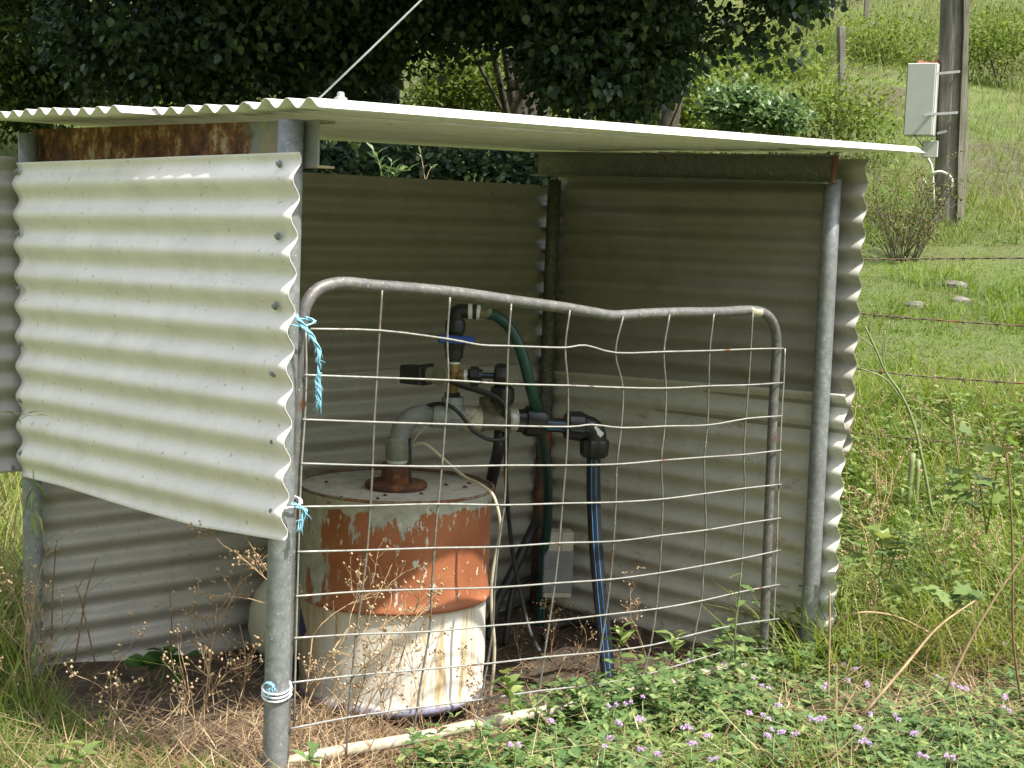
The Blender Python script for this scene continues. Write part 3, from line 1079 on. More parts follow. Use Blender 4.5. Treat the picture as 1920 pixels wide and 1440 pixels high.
box('valve_handle', hd, Vector((.052, .008, -.002)), Vector((-.002, .010, 0)), Vector((0, 0, .0115)), MT['bluehandle'], bv, .003)
lathe('handle_screw', hd + Vector((0, -.010, 0)), (0, -1, 0), [(0, .005), (.003, .005)], MT['galv'], bv, 12)
tube('hose_elbow', [pp(855, 604), pp(855, 592), pp(858, 585), pp(868, 583), pp(882, 584), pp(894, 585)], [.021, .022, .022, .021, .0215, .0225], MT['black'], hw, 20, 4)
fit('pipe_label', 878, 584, 886, 584, [(0, .0225), (1, .0225)], MT['white'], f=pp)
fit('thread_tape', 893, 585, 900, 586, [(0, .020), (.1, .0215), (.9, .0215), (1, .019)], MT['white'], f=pp)
fit('hose_barb', 899, 586, 922, 588, [(0, .014), (.2, .0145), (.25, .016), (.45, .016), (.5, .0175), (.8, .0175), (1, .016)], MT['tanmetal'], f=pp)
# pressure gauge and switch
fit('gauge_body', 842, 704, 798, 703, [(0, .014), (.3, .016), (.35, .023), (.95, .024), (1, .022)], MT['tanmetal'], f=pp)
gd = Vector((-.55, -.83, .06)).normalized()
gc = pp(829, 703) + Vector((0, -.035, 0))
gau = lathe('gauge', gc, gd, [(0, .022), (.003, .027), (.012, .027)], MT['tanmetal'], hw, 32)
lathe('gauge_glass', gc + gd * .011, gd, [(0, .024), (.003, .024), (.004, .020)], MT['glass'], gau, 32)
ring = [gc + gd * .012 + (gd.orthogonal().normalized() * math.cos(a) + gd.cross(gd.orthogonal().normalized()) * math.sin(a)) * .0275 for a in np.linspace(0, 2 * math.pi, 33)]
tube('gauge_ring', ring, .0018, MT['stem_pale'], gau, 6, cap=False)
e1 = Vector((math.cos(-.5), math.sin(-.5), 0)); e2 = Vector((-e1.y, e1.x, 0))
sw = box('pressure_switch', pp(778, 702), e1 * .036, e2 * .030, Z * .027, MT['black'], hw, .004)
box('switch_flange', pp(801, 702), e1 * .004, e2 * .030, Z * .031, MT['black'], hw, .002)
# strap down to the flange
tube('strap_cable', [pp(768, 822, -.03), pp(769, 850, -.05), pp(769, 880, -.055), pp(770, 905, -.06)], .0045, MT['rubber'], hw, 8, 4)
tube('earth_wire', [pp(800, 800, -.03), pp(784, 815, -.035), pp(775, 828, -.04)], .0016, MT['cream_cable'], hw, 6, 3)

hz_ = tube('garden_hose', [pp(912, 588), pp(930, 592), pp(950, 608), pp(968, 636), pp(981, 670), pp(991, 710), pp(1001, 750, .03), pp(1009, 790, .12), pp(1018, 840, .3),
                           pp(1026, 900, .5), pp(1026, 980, .62), pp(1018, 1060, .66), pp(1010, 1200, .68)], .0165, MT['hose'], None, 18, 6, org=pp(912, 588))
tagp(hz_, 'dark green garden hose arching down from the black elbow', 'hose')
for (nm, pts, r_, lab) in (
        ('power_cable', [(816, 712, -.03), (850, 716, -.05), (885, 727, -.05), (925, 741, -.06), (948, 762, -.06), (954, 800, -.06), (945, 822, -.07), (918, 824, -.08), (888, 808, -.08), (866, 780, -.08), (848, 764, -.08), (826, 757, -.06), (800, 762, .0), (782, 778, .03)], .0062, 'black cable looping round the headworks tee'),
        ('power_cable', [(826, 705, -.02), (860, 722, -.03), (900, 735, -.03), (935, 752, -.02), (950, 800, .05), (948, 880, .15), (953, 960, .2), (962, 1040, .25), (978, 1120, .25), (994, 1185, .2), (1012, 1222, .12)], .0068, 'black cable dropping from the headworks to the ground'),
        ('cream_cable', [(775, 835, -.06), (795, 832, -.08), (815, 846, -.1), (840, 868, -.12), (870, 893, -.17), (900, 908, -.24), (922, 925, -.27), (932, 950, -.28), (938, 985, -.28), (934, 1020, -.28), (925, 1065, -.28), (921, 1110, -.28), (923, 1160, -.28), (927, 1210, -.28), (925, 1260, -.28), (918, 1310, -.27)], .0048, 'cream cable draped over the drum edge')):
    o = tube(nm, [pp(*p) for p in pts], r_, MT['cream_cable'] if nm[0] == 'c' else MT['rubber'], None, 8, 6, org=pp(*pts[0]))
    tagp(o, lab, 'cable', 'loose cables on the headworks' if nm[0] == 'p' else None)

# control box taped to the rear post, and conduits
cb = thing('control_box', 'cream control box wrapped in grey duct tape beside the rear post', 'control box', at(1044, 1120, 4.75))
yb = 4.78
w1 = Vector((1, .12, 0)).normalized(); w2 = Vector((-.12, 1, 0)).normalized()
ctr = at(1044, 1056, yb)
box('housing', ctr, w1 * .050, w2 * .035, Z * .115, MT['boxcream'], cb, .004)
box('duct_tape', ctr - Z * .022, w1 * .0518, w2 * .037, Z * .075, MT['ducttape'], cb, .003)
for k in range(5):
    z_ = ctr.z + .045 - k * .011
    tube('tape_crease', [Vector((ctr.x, ctr.y, z_ - .002 * k)) + w1 * -.0515 - w2 * .038, Vector((ctr.x, ctr.y, z_ - .014)) - w2 * .0375, Vector((ctr.x, ctr.y, z_ + .004 - .003 * k)) + w1 * .0515 - w2 * .038], .0012, MT['ducttape'], cb, 5, 3)
box('cover_strip', ctr + Z * .085 - w2 * .036 + w1 * .012, w1 * .004, w2 * .003, Z * .03, MT['boxcream'], cb, .001)
for (pts, r_, lab) in (
        ([(1008, 975, 4.8), (990, 1010, 4.75), (965, 1065, 4.7), (945, 1105, 4.65), (930, 1135, 4.6), (915, 1200, 4.55)], .017, 'thick black conduit slanting from the rear post behind the drum'),
        ([(1004, 1080, 4.85), (985, 1088, 4.8), (965, 1100, 4.75), (955, 1140, 4.7), (948, 1210, 4.62)], .011, 'thin black conduit bending down beside the drum'),
        ([(1180, 1190, 4.5), (1130, 1176, 4.6), (1080, 1168, 4.7), (1040, 1175, 4.7), (1020, 1200, 4.6)], .012, 'black conduit lying on the ground below the control box')):
    o = tube('conduit', [at(*p) for p in pts], r_, MT['rubber'], None, 12, 5, org=at(*pts[0]))
    tagp(o, lab, 'conduit', 'black conduits near the rear post')

# pressure tank behind the front post
tk = thing('pressure_tank', 'cream rounded pressure tank on black base half hidden behind front post', 'tank', at(528, 1255, 4.15))
tc_ = at(530, 1150, 4.15)
lathe('vessel', tc_ - Z * .13, Z, [(0, .03), (.008, .065), (.04, .092), (.09, .102), (.15, .098), (.20, .080), (.235, .052), (.25, .02)], MT['tank'], tk, 48)
lathe('stand', tc_ - Z * .235, Z, [(0, .105), (.02, .10), (.06, .07), (.12, .06)], MT['rubber'], tk, 32)

# rod and cap on the roof
o = tube('metal_rod', [at(588, 194, 2.86), at(690, 97, 2.88), at(790, 0, 2.9), at(905, -112, 2.93), at(1200, -396, 3.0)], .0019, MT['rod'], None, 8, org=at(590, 192, 2.86))
tagp(o, 'thin pale metal rod leaning up from the roof corner', 'rod')
q = roofp(.05, .045, .014)
capo = lathe('roof_cap', q, Z, [(0, .013), (.006, .013), (.008, .008), (.016, .007), (.018, .004)], MT['rod'], shed, 16)

#VEG

# ------------------------------------------------------------------ vegetation helpers
LANCE = (np.array([[0, 0, 0], [-.5, .42, .06], [0, .48, 0], [.5, .42, .06], [0, 1, -.10]]),
         np.array([[0, 2, 1], [0, 3, 2], [1, 2, 4], [2, 3, 4]]))
OVATE = (np.array([[0, 0, 0], [-.42, .16, .05], [-.5, .45, .07], [0, .48, 0], [.5, .45, .07], [.42, .16, .05], [0, 1, -.14], [-.27, .76, .01], [.27, .76, .01]]),
         np.array([[0, 3, 1], [1, 3, 2], [0, 5, 3], [5, 4, 3], [2, 3, 7], [3, 6, 7], [3, 8, 6], [3, 4, 8]]))
LOBED = (np.array([[0, 0, 0], [-.30, -.08, .05], [-.55, .22, .06], [-.32, .34, .02], [-.52, .66, .03], [-.18, .62, 0], [0, 1, -.1], [.18, .62, 0], [.52, .66, .03], [.32, .34, .02], [.55, .22, .06], [.30, -.08, .05], [0, .42, 0]]),
         np.array([[12, i, i + 1] for i in range(1, 11)] + [[0, 1, 12], [11, 0, 12]]))
SERR = (np.array([[0, 0, 0], [-.30, .20, .04], [-.24, .26, .03], [-.46, .46, .05], [-.34, .52, .03], [-.30, .74, .01], [0, 1, -.1], [.30, .74, .01], [.34, .52, .03], [.46, .46, .05], [.24, .26, .03], [.30, .20, .04], [0, .5, 0]]),
        np.array([[12, i, i + 1] for i in range(1, 11)] + [[0, 1, 12], [11, 0, 12]]))


def unit(a):
    return a / np.maximum(np.linalg.norm(a, axis=-1, keepdims=True), 1e-9)


def leaf_arrays(tpl, pos, d, up, size, wr, rnd):
    V0, F0 = tpl
    d = unit(d); x = unit(np.cross(d, up)); n = np.cross(x, d)
    k = len(V0)
    s = size[:, None]
    V = (pos[:, None, :] + x[:, None, :] * (V0[None, :, 0:1] * (size * wr)[:, None, None])
         + d[:, None, :] * (V0[None, :, 1:2] * s[:, None, :]) + n[:, None, :] * (V0[None, :, 2:3] * s[:, None, :]))
    Fc = (F0[None] + (np.arange(len(pos)) * k)[:, None, None]).reshape(-1, 3)
    return V.reshape(-1, 3), Fc, np.repeat(rnd, k)


def blade_arrays(pos, h, wd, az, lean, curl, rnd, seg=3):
    t = np.linspace(0, 1, seg + 1)
    dx = np.stack([np.cos(az), np.sin(az), np.zeros_like(az)], 1)
    px_ = np.stack([-np.sin(az), np.cos(az), np.zeros_like(az)], 1)
    c = pos[:, None, :] + dx[:, None, :] * (h[:, None] * (lean[:, None] * t + curl[:, None] * t ** 2))[..., None]
    c[..., 2] += h[:, None] * (t[None] * np.sqrt(np.maximum(.05, 1 - lean[:, None] ** 2)) - .45 * curl[:, None] * t[None] ** 2.5)
    w_ = wd[:, None] * (1 - t[None] ** 1.6 * .92) * .5
    L = c - px_[:, None, :] * w_[..., None]; R_ = c + px_[:, None, :] * w_[..., None]
    V = np.stack([L, R_], 2).reshape(len(pos), -1, 3)
    k = V.shape[1]
    f = np.array([[2 * i, 2 * i + 1, 2 * i + 3, 2 * i + 2] for i in range(seg)])
    Fc = (f[None] + (np.arange(len(pos)) * k)[:, None, None]).reshape(-1, 4)
    return V.reshape(-1, 3), Fc, np.repeat(rnd, k)


def rv(n, s=1.0):
    return rng.normal(size=(n, 3)) * s


def fan(n, Y0, Y1, px0, px1, py=900):
    """ground points spread evenly over a wedge of ground in front of the viewer"""
    Y = Y0 * (Y1 / Y0) ** rng.random(n)
    x = (px0 + (px1 - px0) * rng.random(n) - 960) / F * Y
    return x, Y


def outside_shed(x, y, m_=.0):
    a, b = lu(x, y)
    return ~((a > -.06 + m_) & (a < 1.93 - m_) & (b > -.05 + m_) & (b < 1.30 - m_))


def grass(name, n, Y0, Y1, px0, px1, h0, h1, w0, w1, mat, label, dens=None, lean=.5, rn=(0, 1), ignore_shed=False, clump=.0):
    x, y = fan(n, Y0, Y1, px0, px1)
    if clump:
        q = int(n / 9)
        cx, cy = fan(q, Y0, Y1, px0, px1)
        j = rng.integers(0, q, n)
        x = cx[j] + rng.normal(size=n) * clump; y = cy[j] + rng.normal(size=n) * clump
    keep = np.ones(n, bool) if ignore_shed else outside_shed(x, y)
    if dens is not None:
        keep &= rng.random(n) < dens(x, y)
    x, y = x[keep], y[keep]; n = len(x)
    f = noise2(x * 1.7, y * 1.7, 11); f2 = noise2(x * .6, y * .6, 12)
    h = (h0 + (h1 - h0) * rng.random(n) ** 1.6) * (.6 + .8 * f)
    wd = (w0 + (w1 - w0) * rng.random(n))
    rnd = rn[0] + (rn[1] - rn[0]) * np.clip(.5 * f2 + .25 * f + .55 * (rng.random(n) - .5) + .12, 0, 1)
    pos = np.stack([x, y, G(x, y) - .01], 1)
    V, Fc, R_ = blade_arrays(pos, h, wd, rng.random(n) * 6.283, lean * rng.random(n), .2 + .8 * rng.random(n), rnd)
    o = mesh(name, V, Fc, mat, None, True, {'rnd': R_})
    return tagp(o, label, 'grass', None, 'stuff')


def dirt_front(x, y):
    return np.clip(1.1 - 1.25 * np.exp(-((x + .25) ** 2 + (y - 2.95) ** 2) / .22), .12, 1)


grass('grass', 95000, 4.6, 15, 1430, 2300, .02, .06, .004, .009, MT['grass'], 'short grazed green turf of the paddock beside the shed', rn=(.0, .85))
grass('grass', 24000, 3.9, 7.2, 1430, 2200, .10, .40, .004, .008, MT['grass'], 'taller tangled grass along the barbed wire fence', rn=(.1, 1), clump=.05)
grass('grass', 9000, 6.6, 14, 1430, 2200, .08, .20, .005, .010, MT['grass'], 'rough grass tufts dotted over the paddock', rn=(.0, .8), clump=.06,
      dens=lambda x, y: (noise2(x * 1.3, y * 1.3, 31) > .52) * 1.0)
MT['hillgrass'] = m_leaf('hill_grass', [(0, (.085, .13, .025)), (.4, (.145, .20, .042)), (.7, (.17, .22, .06)), (.9, (.26, .25, .11)), (1, (.33, .26, .15))], .6, .35, .2)
grass('grass', 150000, 12, 60, -150, 2150, .05, .30, .005, .012, MT['hillgrass'], 'rough green grass covering the hillside', rn=(.0, 1),
      dens=lambda x, y: np.where(noise2(x * .8, y * .5, 41) > .64, .8, 1) * (.55 + .6 * noise2(x * 2.2, y * 2.2, 42)))
grass('grass', 45000, 9, 60, 2150, 3300, .08, .34, .008, .018, MT['hillgrass'], 'rough hillside grass further right, beyond the fence')
grass('grass', 40000, 5, 60, -1200, -150, .08, .34, .008, .018, MT['hillgrass'], 'rough hillside grass further left, past the trees')
grass('seed_grass', 36000, 20, 60, 1100, 2150, .35, .8, .010, .018, MT['longgrass'], 'pale seeding grass along the crest of the hill', lean=.25,
      dens=lambda x, y: np.clip((y - 21) / 8, 0, 1) * (.3 + noise2(x * .4, y * .4, 33)))
grass('grass', 22000, 2.5, 4.9, -250, 620, .03, .13, .0022, .0045, MT['hillgrass'], 'green grass in the shade left of the shed', rn=(.0, 1), clump=.035)
grass('grass', 2200, 3.4, 6.0, -300, 60, .20, .50, .003, .006, MT['grass'], 'tall mixed grass at the left edge', rn=(.3, 1), clump=.05)
grass('grass', 15000, 2.5, 4.6, 800, 2250, .05, .20, .0025, .0055, MT['grass'], 'green and straw coloured grass between the flowering weeds', rn=(.1, 1), clump=.03)
grass('grass', 16000, 4.8, 14, -500, 1430, .06, .2, .006, .012, MT['grass'], 'grass behind the shed under the trees', rn=(.0, .6))


def straw(name, n, Y0, Y1, px0, px1, l0, l1, w, label, ignore=True, dens=None, zz=.03):
    x, y = fan(n, Y0, Y1, px0, px1)
    keep = np.ones(n, bool) if ignore else outside_shed(x, y)
    if dens is not None: keep &= rng.random(n) < dens(x, y)
    x, y = x[keep], y[keep]; n = len(x)
    pos = np.stack([x, y, G(x, y) + zz * rng.random(n)], 1)
    h = l0 + (l1 - l0) * rng.random(n) ** 2
    V, Fc, R_ = blade_arrays(pos, h, np.full(n, w) * (.6 + .8 * rng.random(n)), rng.random(n) * 6.283, .93 + .065 * rng.random(n), .15 * rng.normal(size=n), rng.random(n))
    o = mesh(name, V, Fc, MT['straw'], None, True, {'rnd': R_})
    return tagp(o, label, 'straw', None, 'stuff')


straw('straw', 12000, 2.5, 4.2, -250, 1150, .03, .22, .0026, 'dry straw and dead stalks littering the ground before the shed',
      dens=lambda x, y: .22 + .8 * np.exp(-((x + .45) ** 2 + (y - 2.95) ** 2) / .35))
straw('straw', 2000, 2.6, 4.4, 900, 2150, .05, .28, .0026, 'straw and dead stems caught in the green weeds', ignore=False, zz=.14)
straw('straw', 5000, 3.2, 4.9, 480, 1600, .02, .12, .0028, 'dry litter on the dirt floor of the shed')
straw('straw', 15000, 3.4, 7.5, 1480, 2200, .05, .30, .0032, 'dead stalks lying in the weeds right of the shed', zz=.12)


def ghit(px, py, h=0.0):
    """where the line of sight through a pixel is h above the ground"""
    Y = 2.5
    while Y < 60:
        p = at(px, py, Y)
        if p.z - Gf(p.x, p.y) <= h:
            return p
        Y += .02
    return p


# ---- herb cover: plants made of leafy stems
def herb_plants(xs, ys, hmin, hmax, leafs, tpl=SERR, wr=.58):
    P = []; D = []; UPS = []; S = []; R_ = []
    for x, y in zip(xs, ys):
        z = Gf(x, y)
        hh = rng.uniform(hmin, hmax)
        for k in range(rng.integers(3, 6)):
            az = rng.uniform(0, 6.28); ln = rng.uniform(.1, .8)
            n_ = int(rng.integers(5, 9))
            tt = (np.arange(n_) + 1) / n_
            sx = x + np.cos(az) * ln * hh * tt; sy = y + np.sin(az) * ln * hh * tt
            sz = z + hh * tt * rng.uniform(.7, 1.1)
            for i in range(n_):
                for q in range(2 if i < n_ - 1 else 4):
                    a = az + i * 1.57 + q * (3.14 if i < n_ - 1 else 1.57) + rng.normal() * .3
                    P.append((sx[i], sy[i], sz[i]))
                    D.append((np.cos(a), np.sin(a), rng.uniform(-.25, .7)))
                    UPS.append((rng.normal() * .2, rng.normal() * .2, 1))
                    S.append(leafs * rng.uniform(.55, 1.15) * (.6 + .4 * np.sin(3.0 * tt[i])))
                    R_.append(rng.random())
    return leaf_arrays(tpl, np.array(P), np.array(D), np.array(UPS), np.array(S), np.full(len(S), wr) * (.8 + .4 * rng.random(len(S))), np.array(R_))


def herb_zone(n, Y0, Y1, p0, p1, dens=None):
    x, y = fan(n, Y0, Y1, p0, p1)
    k = outside_shed(x, y, -.05)
    if dens is not None: k &= rng.random(n) < dens(x, y)
    return x[k], y[k]


def gate_side(x, y):
    """dense near the right half of the gate, thinning towards the front post"""
    a, b = lu(x, y)
    return np.clip((a - .05 - .35 * np.clip(b + .6, 0, 1)) * 2.4, 0, 1)


x, y = herb_zone(1350, 2.5, 4.7, 760, 2150, gate_side)
V, Fc, R_ = herb_plants(x, y, .04, .14, .052)
tagp(mesh('herb_cover', V, Fc, MT['herb'], None, True, {'rnd': R_}), 'low leafy green weeds carpeting the ground in front of the gate', 'weeds', None, 'stuff')
x, y = herb_zone(420, 2.55, 4.9, 820, 2150, gate_side)
V, Fc, R_ = herb_plants(x, y, .04, .17, .042, LANCE, .30)
tagp(mesh('herb_cover', V, Fc, MT['broad'], None, True, {'rnd': R_}), 'narrow leaved yellow green weeds mixed through the carpet before the gate', 'weeds', None, 'stuff')
# weeds growing up round and through the right half of the gate
aa = .82 + 1.15 * rng.random(230) ** .8; bb = -.24 + .40 * rng.random(230)
gx_ = PA.x + U.x * aa - NN.x * bb; gy_ = PA.y + U.y * aa - NN.y * bb
V, Fc, R_ = herb_plants(gx_, gy_, .08, .20, .052)
tagp(mesh('gate_weeds', V, Fc, MT['herb'], None, True, {'rnd': R_}), 'taller green weeds growing up through the foot of the gate', 'weeds', None, 'stuff')
x, y = herb_zone(330, 4.2, 7.0, 1480, 2150)
V, Fc, R_ = herb_plants(x, y, .06, .32, .045, OVATE, .55)
tagp(mesh('weed_cover', V, Fc, MT['broad'], None, True, {'rnd': R_}), 'mixed leafy weeds along the barbed wire right of the shed', 'weeds', None, 'stuff')
# ---- flowering weeds as things (a few prototypes, copied)
def flower_proto(k):
    r_ = np.random.default_rng(100 + k)
    root = thing('flowering_weed', 'knee low weed with serrated leaves and lilac flower head among the green weeds', 'weed', (0, 0, 0), 'lilac flowering weeds in front of the gate')
    hh = r_.uniform(.14, .19)
    mbs = MB(); tips = []
    P = []; D = []; S = []; Rr = []
    for j in range(1):
        az = r_.uniform(0, 6.28); ln = r_.uniform(.05, .35)
        pts = [Vector((math.cos(az) * ln * hh * t, math.sin(az) * ln * hh * t, hh * t)) for t in (-.1, .3, .6, 1)]
        V, F_ = tube_geo(pts, [.0022, .002, .0016, .0013], 5); mbs.add(V, F_)
        tips.append(pts[-1])
        for i in range(6):
            t = .15 + .14 * i
            for q in range(2):
                a = az + i * 1.57 + q * 3.14 + r_.normal() * .25
                P.append((math.cos(az) * ln * hh * t, math.sin(az) * ln * hh * t, hh * t)); D.append((math.cos(a), math.sin(a), r_.uniform(-.1, .6)))
                S.append(.045 * r_.uniform(.6, 1.1) * (1.1 - .5 * t)); Rr.append(r_.random())
    mbs.build('stem', MT['stem_green'], root)
    V, F_, R2 = leaf_arrays(SERR, np.array(P), np.array(D), np.tile([0, 0, 1.0], (len(P), 1)) + r_.normal(size=(len(P), 3)) * .15, np.array(S), np.full(len(S), .8), np.array(Rr))
    mesh('foliage', V, F_, MT['herb'], root, True, {'rnd': R2})
    for tp in tips:
        for hd_ in range(int(r_.integers(1, 4))):
            c = np.array(tp) + np.array([r_.normal() * .009, r_.normal() * .009, r_.uniform(0, .008)])
            n_ = 46
            d = unit(r_.normal(size=(n_, 3)) + np.array([0, 0, .7]))
            V, F_, R2 = leaf_arrays(LANCE, c + d * .0015, d, r_.normal(size=(n_, 3)), r_.uniform(.004, .0075, n_), np.full(n_, .42), r_.random(n_))
            mesh('flower_head', V, F_, MT['petal'], root, True, {'rnd': R2})
    return root, hh


protos = [flower_proto(k) for k in range(6)]
FL = [(1340, 1247), (1322, 1246), (1366, 1268), (1442, 1268), (1412, 1282), (1438, 1293), (1456, 1320), (1582, 1250), (1598, 1246), (1568, 1254), (1585, 1276), (1540, 1291), (1613, 1290),
      (1516, 1186), (1207, 1343), (1186, 1322), (1213, 1318), (1142, 1325), (1163, 1368), (1148, 1376), (1317, 1366), (1330, 1386), (1312, 1398), (1437, 1350), (1450, 1370), (1440, 1347),
      (1495, 1344), (1534, 1351), (1432, 1369), (1498, 1380), (1453, 1392), (1243, 1406), (1276, 1408), (1207, 1412), (1627, 1339), (1680, 1351), (1628, 1376), (1703, 1367), (1696, 1412),
      (1756, 1272), (1757, 1221), (1795, 1291), (1832, 1297), (1850, 1312), (1863, 1203), (1880, 1330), (1085, 1300), (960, 1398), (1052, 1361), (1560, 1345), (1650, 1392), (1345, 1430), (1120, 1410), (1780, 1420)]
first = set()
for i, (px_, py_) in enumerate(FL):
    k = i % len(protos)
    root, hh = protos[k]
    p = ghit(px_, py_, hh * .95)
    if k not in first:
        first.add(k); r_o = root
    else:
        r_o = root.copy(); COL.objects.link(r_o)
        for ch in list(root.children):
            c_ = ch.copy(); COL.objects.link(c_); c_.parent = r_o
    r_o.location = (p.x, p.y, p.z - hh)
    r_o.rotation_euler = (0, 0, random.uniform(0, 6.28))

# ---- dry branching weeds
def branchy(m_, p, d, L, r, depth, rr, seeds, droop=.0, kids=3, spread=.7):
    n = 4
    P = [Vector(p)]
    d = Vector(d).normalized()
    for i in range(n):
        d = (d + Vector((rr.gauss(0, .13), rr.gauss(0, .13), rr.gauss(0, .10) - droop))).normalized()
        P.append(P[-1] + d * L / n)
    V, F_ = tube_geo(P, [r * (1 - .45 * i / n) for i in range(n + 1)], 4)
    m_.add(V, F_, rr.random())
    if depth == 0:
        for k in range(rr.randrange(1, 4)):
            seeds.append((P[-1] + Vector((rr.gauss(0, .004), rr.gauss(0, .004), rr.gauss(0, .004))), rr.uniform(.0022, .0045)))
        return
    for k in range(kids):
        q = P[rr.randrange(1, n + 1)]
        a = rr.uniform(0, 6.28)
        nd = (d + Vector((math.cos(a), math.sin(a), rr.uniform(-.2, .8))) * spread).normalized()
        branchy(m_, q, nd, L * rr.uniform(.35, .6), r * .62, depth - 1, rr, seeds, droop, kids, spread)


def seed_geo(m_, seeds, rr):
    for c, s in seeds:
        V = [c + Vector(v) * s for v in ((1, 0, 0), (-1, 0, 0), (0, 1, 0), (0, -1, 0), (0, 0, 1.2), (0, 0, -1))]
        F_ = [(0, 2, 4), (2, 1, 4), (1, 3, 4), (3, 0, 4), (2, 0, 5), (1, 2, 5), (3, 1, 5), (0, 3, 5)]
        m_.add(V, F_, rr.random())


def dry_weed(px, py, h, dr, seed, label, h0=0.0, depth=3, kids=3, droop=.05, Y=None, r=.0018, spread=.7, mat='stem_dry'):
    rr = random.Random(seed)
    p = at(px, py, Y) if Y else ghit(px, py)
    t = thing('dry_weed', label, 'dry weed', p, 'dead brown weeds round the shed')
    a = MB(); s = []
    for k in range(2 if depth > 2 else 1):
        d = Vector(dr) + Vector((rr.gauss(0, .12), rr.gauss(0, .12), 0))
        branchy(a, p, d, h * rr.uniform(.75, 1), r, depth, rr, s, droop, kids, spread)
    a.build('stem', MT[mat], t)
    b = MB(); seed_geo(b, s, rr); b.build('seed_head', MT['seed'], t)['kind'] = 'stuff'
    return t


DW = [(520, 1105, .21, (-.62, -.05, .75), 'dead seeding weed poking up left of the front post below the panel', 3.05),
      (520, 1140, .16, (-.8, -.05, .35), 'small dead sprig leaning left from behind the front post', 3.02),
      (380, 1345, .32, (.15, .0, 1), 'brittle brown weed in the grass left of the front post', None),
      (450, 1330, .30, (.2, -.1, 1), 'dead bushy weed close in front of the front post', None),
      (330, 1400, .24, (.3, 0, 1), 'low dead weed at the bottom edge left of the front post', None),
      (560, 1420, .36, (.1, .1, 1), 'tall dead weed just right of the foot of the front post', None),
      (640, 1425, .34, (.2, .05, 1), 'dead weed with fine seed heads against the white drum', None),
      (720, 1415, .33, (.05, .05, 1), 'dead twiggy weed before the middle of the drum', None),
      (800, 1400, .30, (-.2, .05, 1), 'dead twiggy weed before the right of the drum', None),
      (590, 1380, .42, (.35, .1, .9), 'dead weed arching right across the drum', None),
      (1035, 1240, .17, (.0, 0, 1), 'dead seeding weed inside the gate below the control box', None),
      (1090, 1250, .15, (.1, 0, 1), 'dead seeding weed beside the foot of the blue striped pipe', None),
      (985, 1260, .16, (-.1, 0, 1), 'dead weed tangle between drum and control box', None),
      (1215, 1245, .17, (.0, 0, 1), 'dead weed against the lower right wall', None),
      (110, 1300, .30, (-.1, 0, 1), 'dead grassy weed at the foot of the rear left post', None),
      (60, 1330, .34, (-.2, 0, 1), 'dead arching weed at the lower left edge', None),
      (20, 1180, .55, (-.1, 0, 1), 'tall dead weed at the left edge beside the rear left post', None),
      (200, 1410, .22, (.2, 0, 1), 'dead weed low in the grass at bottom left', None),
      (880, 1400, .2, (.1, 0, 1), 'dead twig tuft at the bottom rail of the gate', None),
      (1610, 1150, .40, (.05, 0, 1), 'tall dead brown weed just right of the shed corner', None),
      (1745, 1160, .42, (-.1, 0, 1), 'dead brown weed behind the cut stalks', None),
      (1670, 1190, .34, (.2, 0, 1), 'dead brown weed low between the shed corner and the cut stalks', None),
      (1790, 1060, .45, (.1, 0, 1), 'tallest dead weed, below the lowest strand of wire', None),
      (1700, 1300, .25, (-.2, 0, 1), 'dead weed poking out of the flowering weeds at right', None),
      (1590, 900, .40, (.0, 0, 1), 'dead weed hugging the outer edge of the right wall', None),
      (1860, 1120, .40, (.0, 0, 1), 'dead brown weed at the right edge', None),
      (1640, 1040, .45, (.1, 0, 1), 'dead weed standing among lobed leaves by the cut stalks', None),
      (1820, 960, .45, (-.1, 0, 1), 'dead weed beside the tall lobed leaf weed', None),
      (1900, 1240, .34, (-.2, 0, 1), 'dead weed low at the right edge by the brown stem', None)]
for i, (px_, py_, h_, d_, lab, Y_) in enumerate(DW):
    dry_weed(px_, py_, h_, d_, 40 + i, lab, Y=Y_, depth=3 if h_ > .16 else 2, kids=3, r=.0016 + .0008 * (h_ > .3))


def stalk(name, pts, r, mat, label, cat='stalk', group=None, seg=7):
    P_ = [at(*p) for p in pts]
    o = tube(name, P_, r, MT[mat], None, seg, 4, org=P_[0])
    return tagp(o, label, cat, group)


stalk('dry_stalk', [(1553, 1335, 3.55), (1554, 1250, 3.55), (1556, 1180, 3.55), (1556, 1108, 3.56)], [.0030, .0028, .0024, .0016], 'stem_dry', 'thin upright dead stalk standing before the right shed corner')
stalk('dry_stalk', [(1772, 1300, 3.3), (1820, 1200, 3.3), (1870, 1115, 3.3), (1935, 1020, 3.3)], [.0034, .0034, .003, .0024], 'stem_dry', 'long pale dead stalk slanting up to the right edge')
stalk('dry_stalk', [(1615, 1345, 3.4), (1700, 1245, 3.45), (1760, 1175, 3.5), (1830, 1125, 3.55)], [.0042, .0038, .003, .002], 'stem_dry', 'fuzzy dead stalk lying diagonally over the green weeds')
stalk('dry_stalk', [(1914, 1315, 3.5), (1900, 1200, 3.5), (1899, 1080, 3.5), (1896, 960, 3.5), (1888, 850, 3.5)], [.0034, .0032, .003, .0026, .002], 'stem_brown', 'upright brown stem along the right edge of the picture')
stalk('dry_stalk', [(1561, 1185, 4.1), (1580, 1160, 4.1), (1620, 1148, 4.1), (1680, 1156, 4.1), (1740, 1185, 4.0)], .0035, 'stem_dry', 'pale arching dead stem lying beside the shed corner')
stalk('dry_stalk', [(97, 1200, 3.75), (99, 1110, 3.75), (106, 1012, 3.75)], [.0022, .002, .0012], 'stem_brown', 'thin dark stem before the back wall, nearest the rear left post')
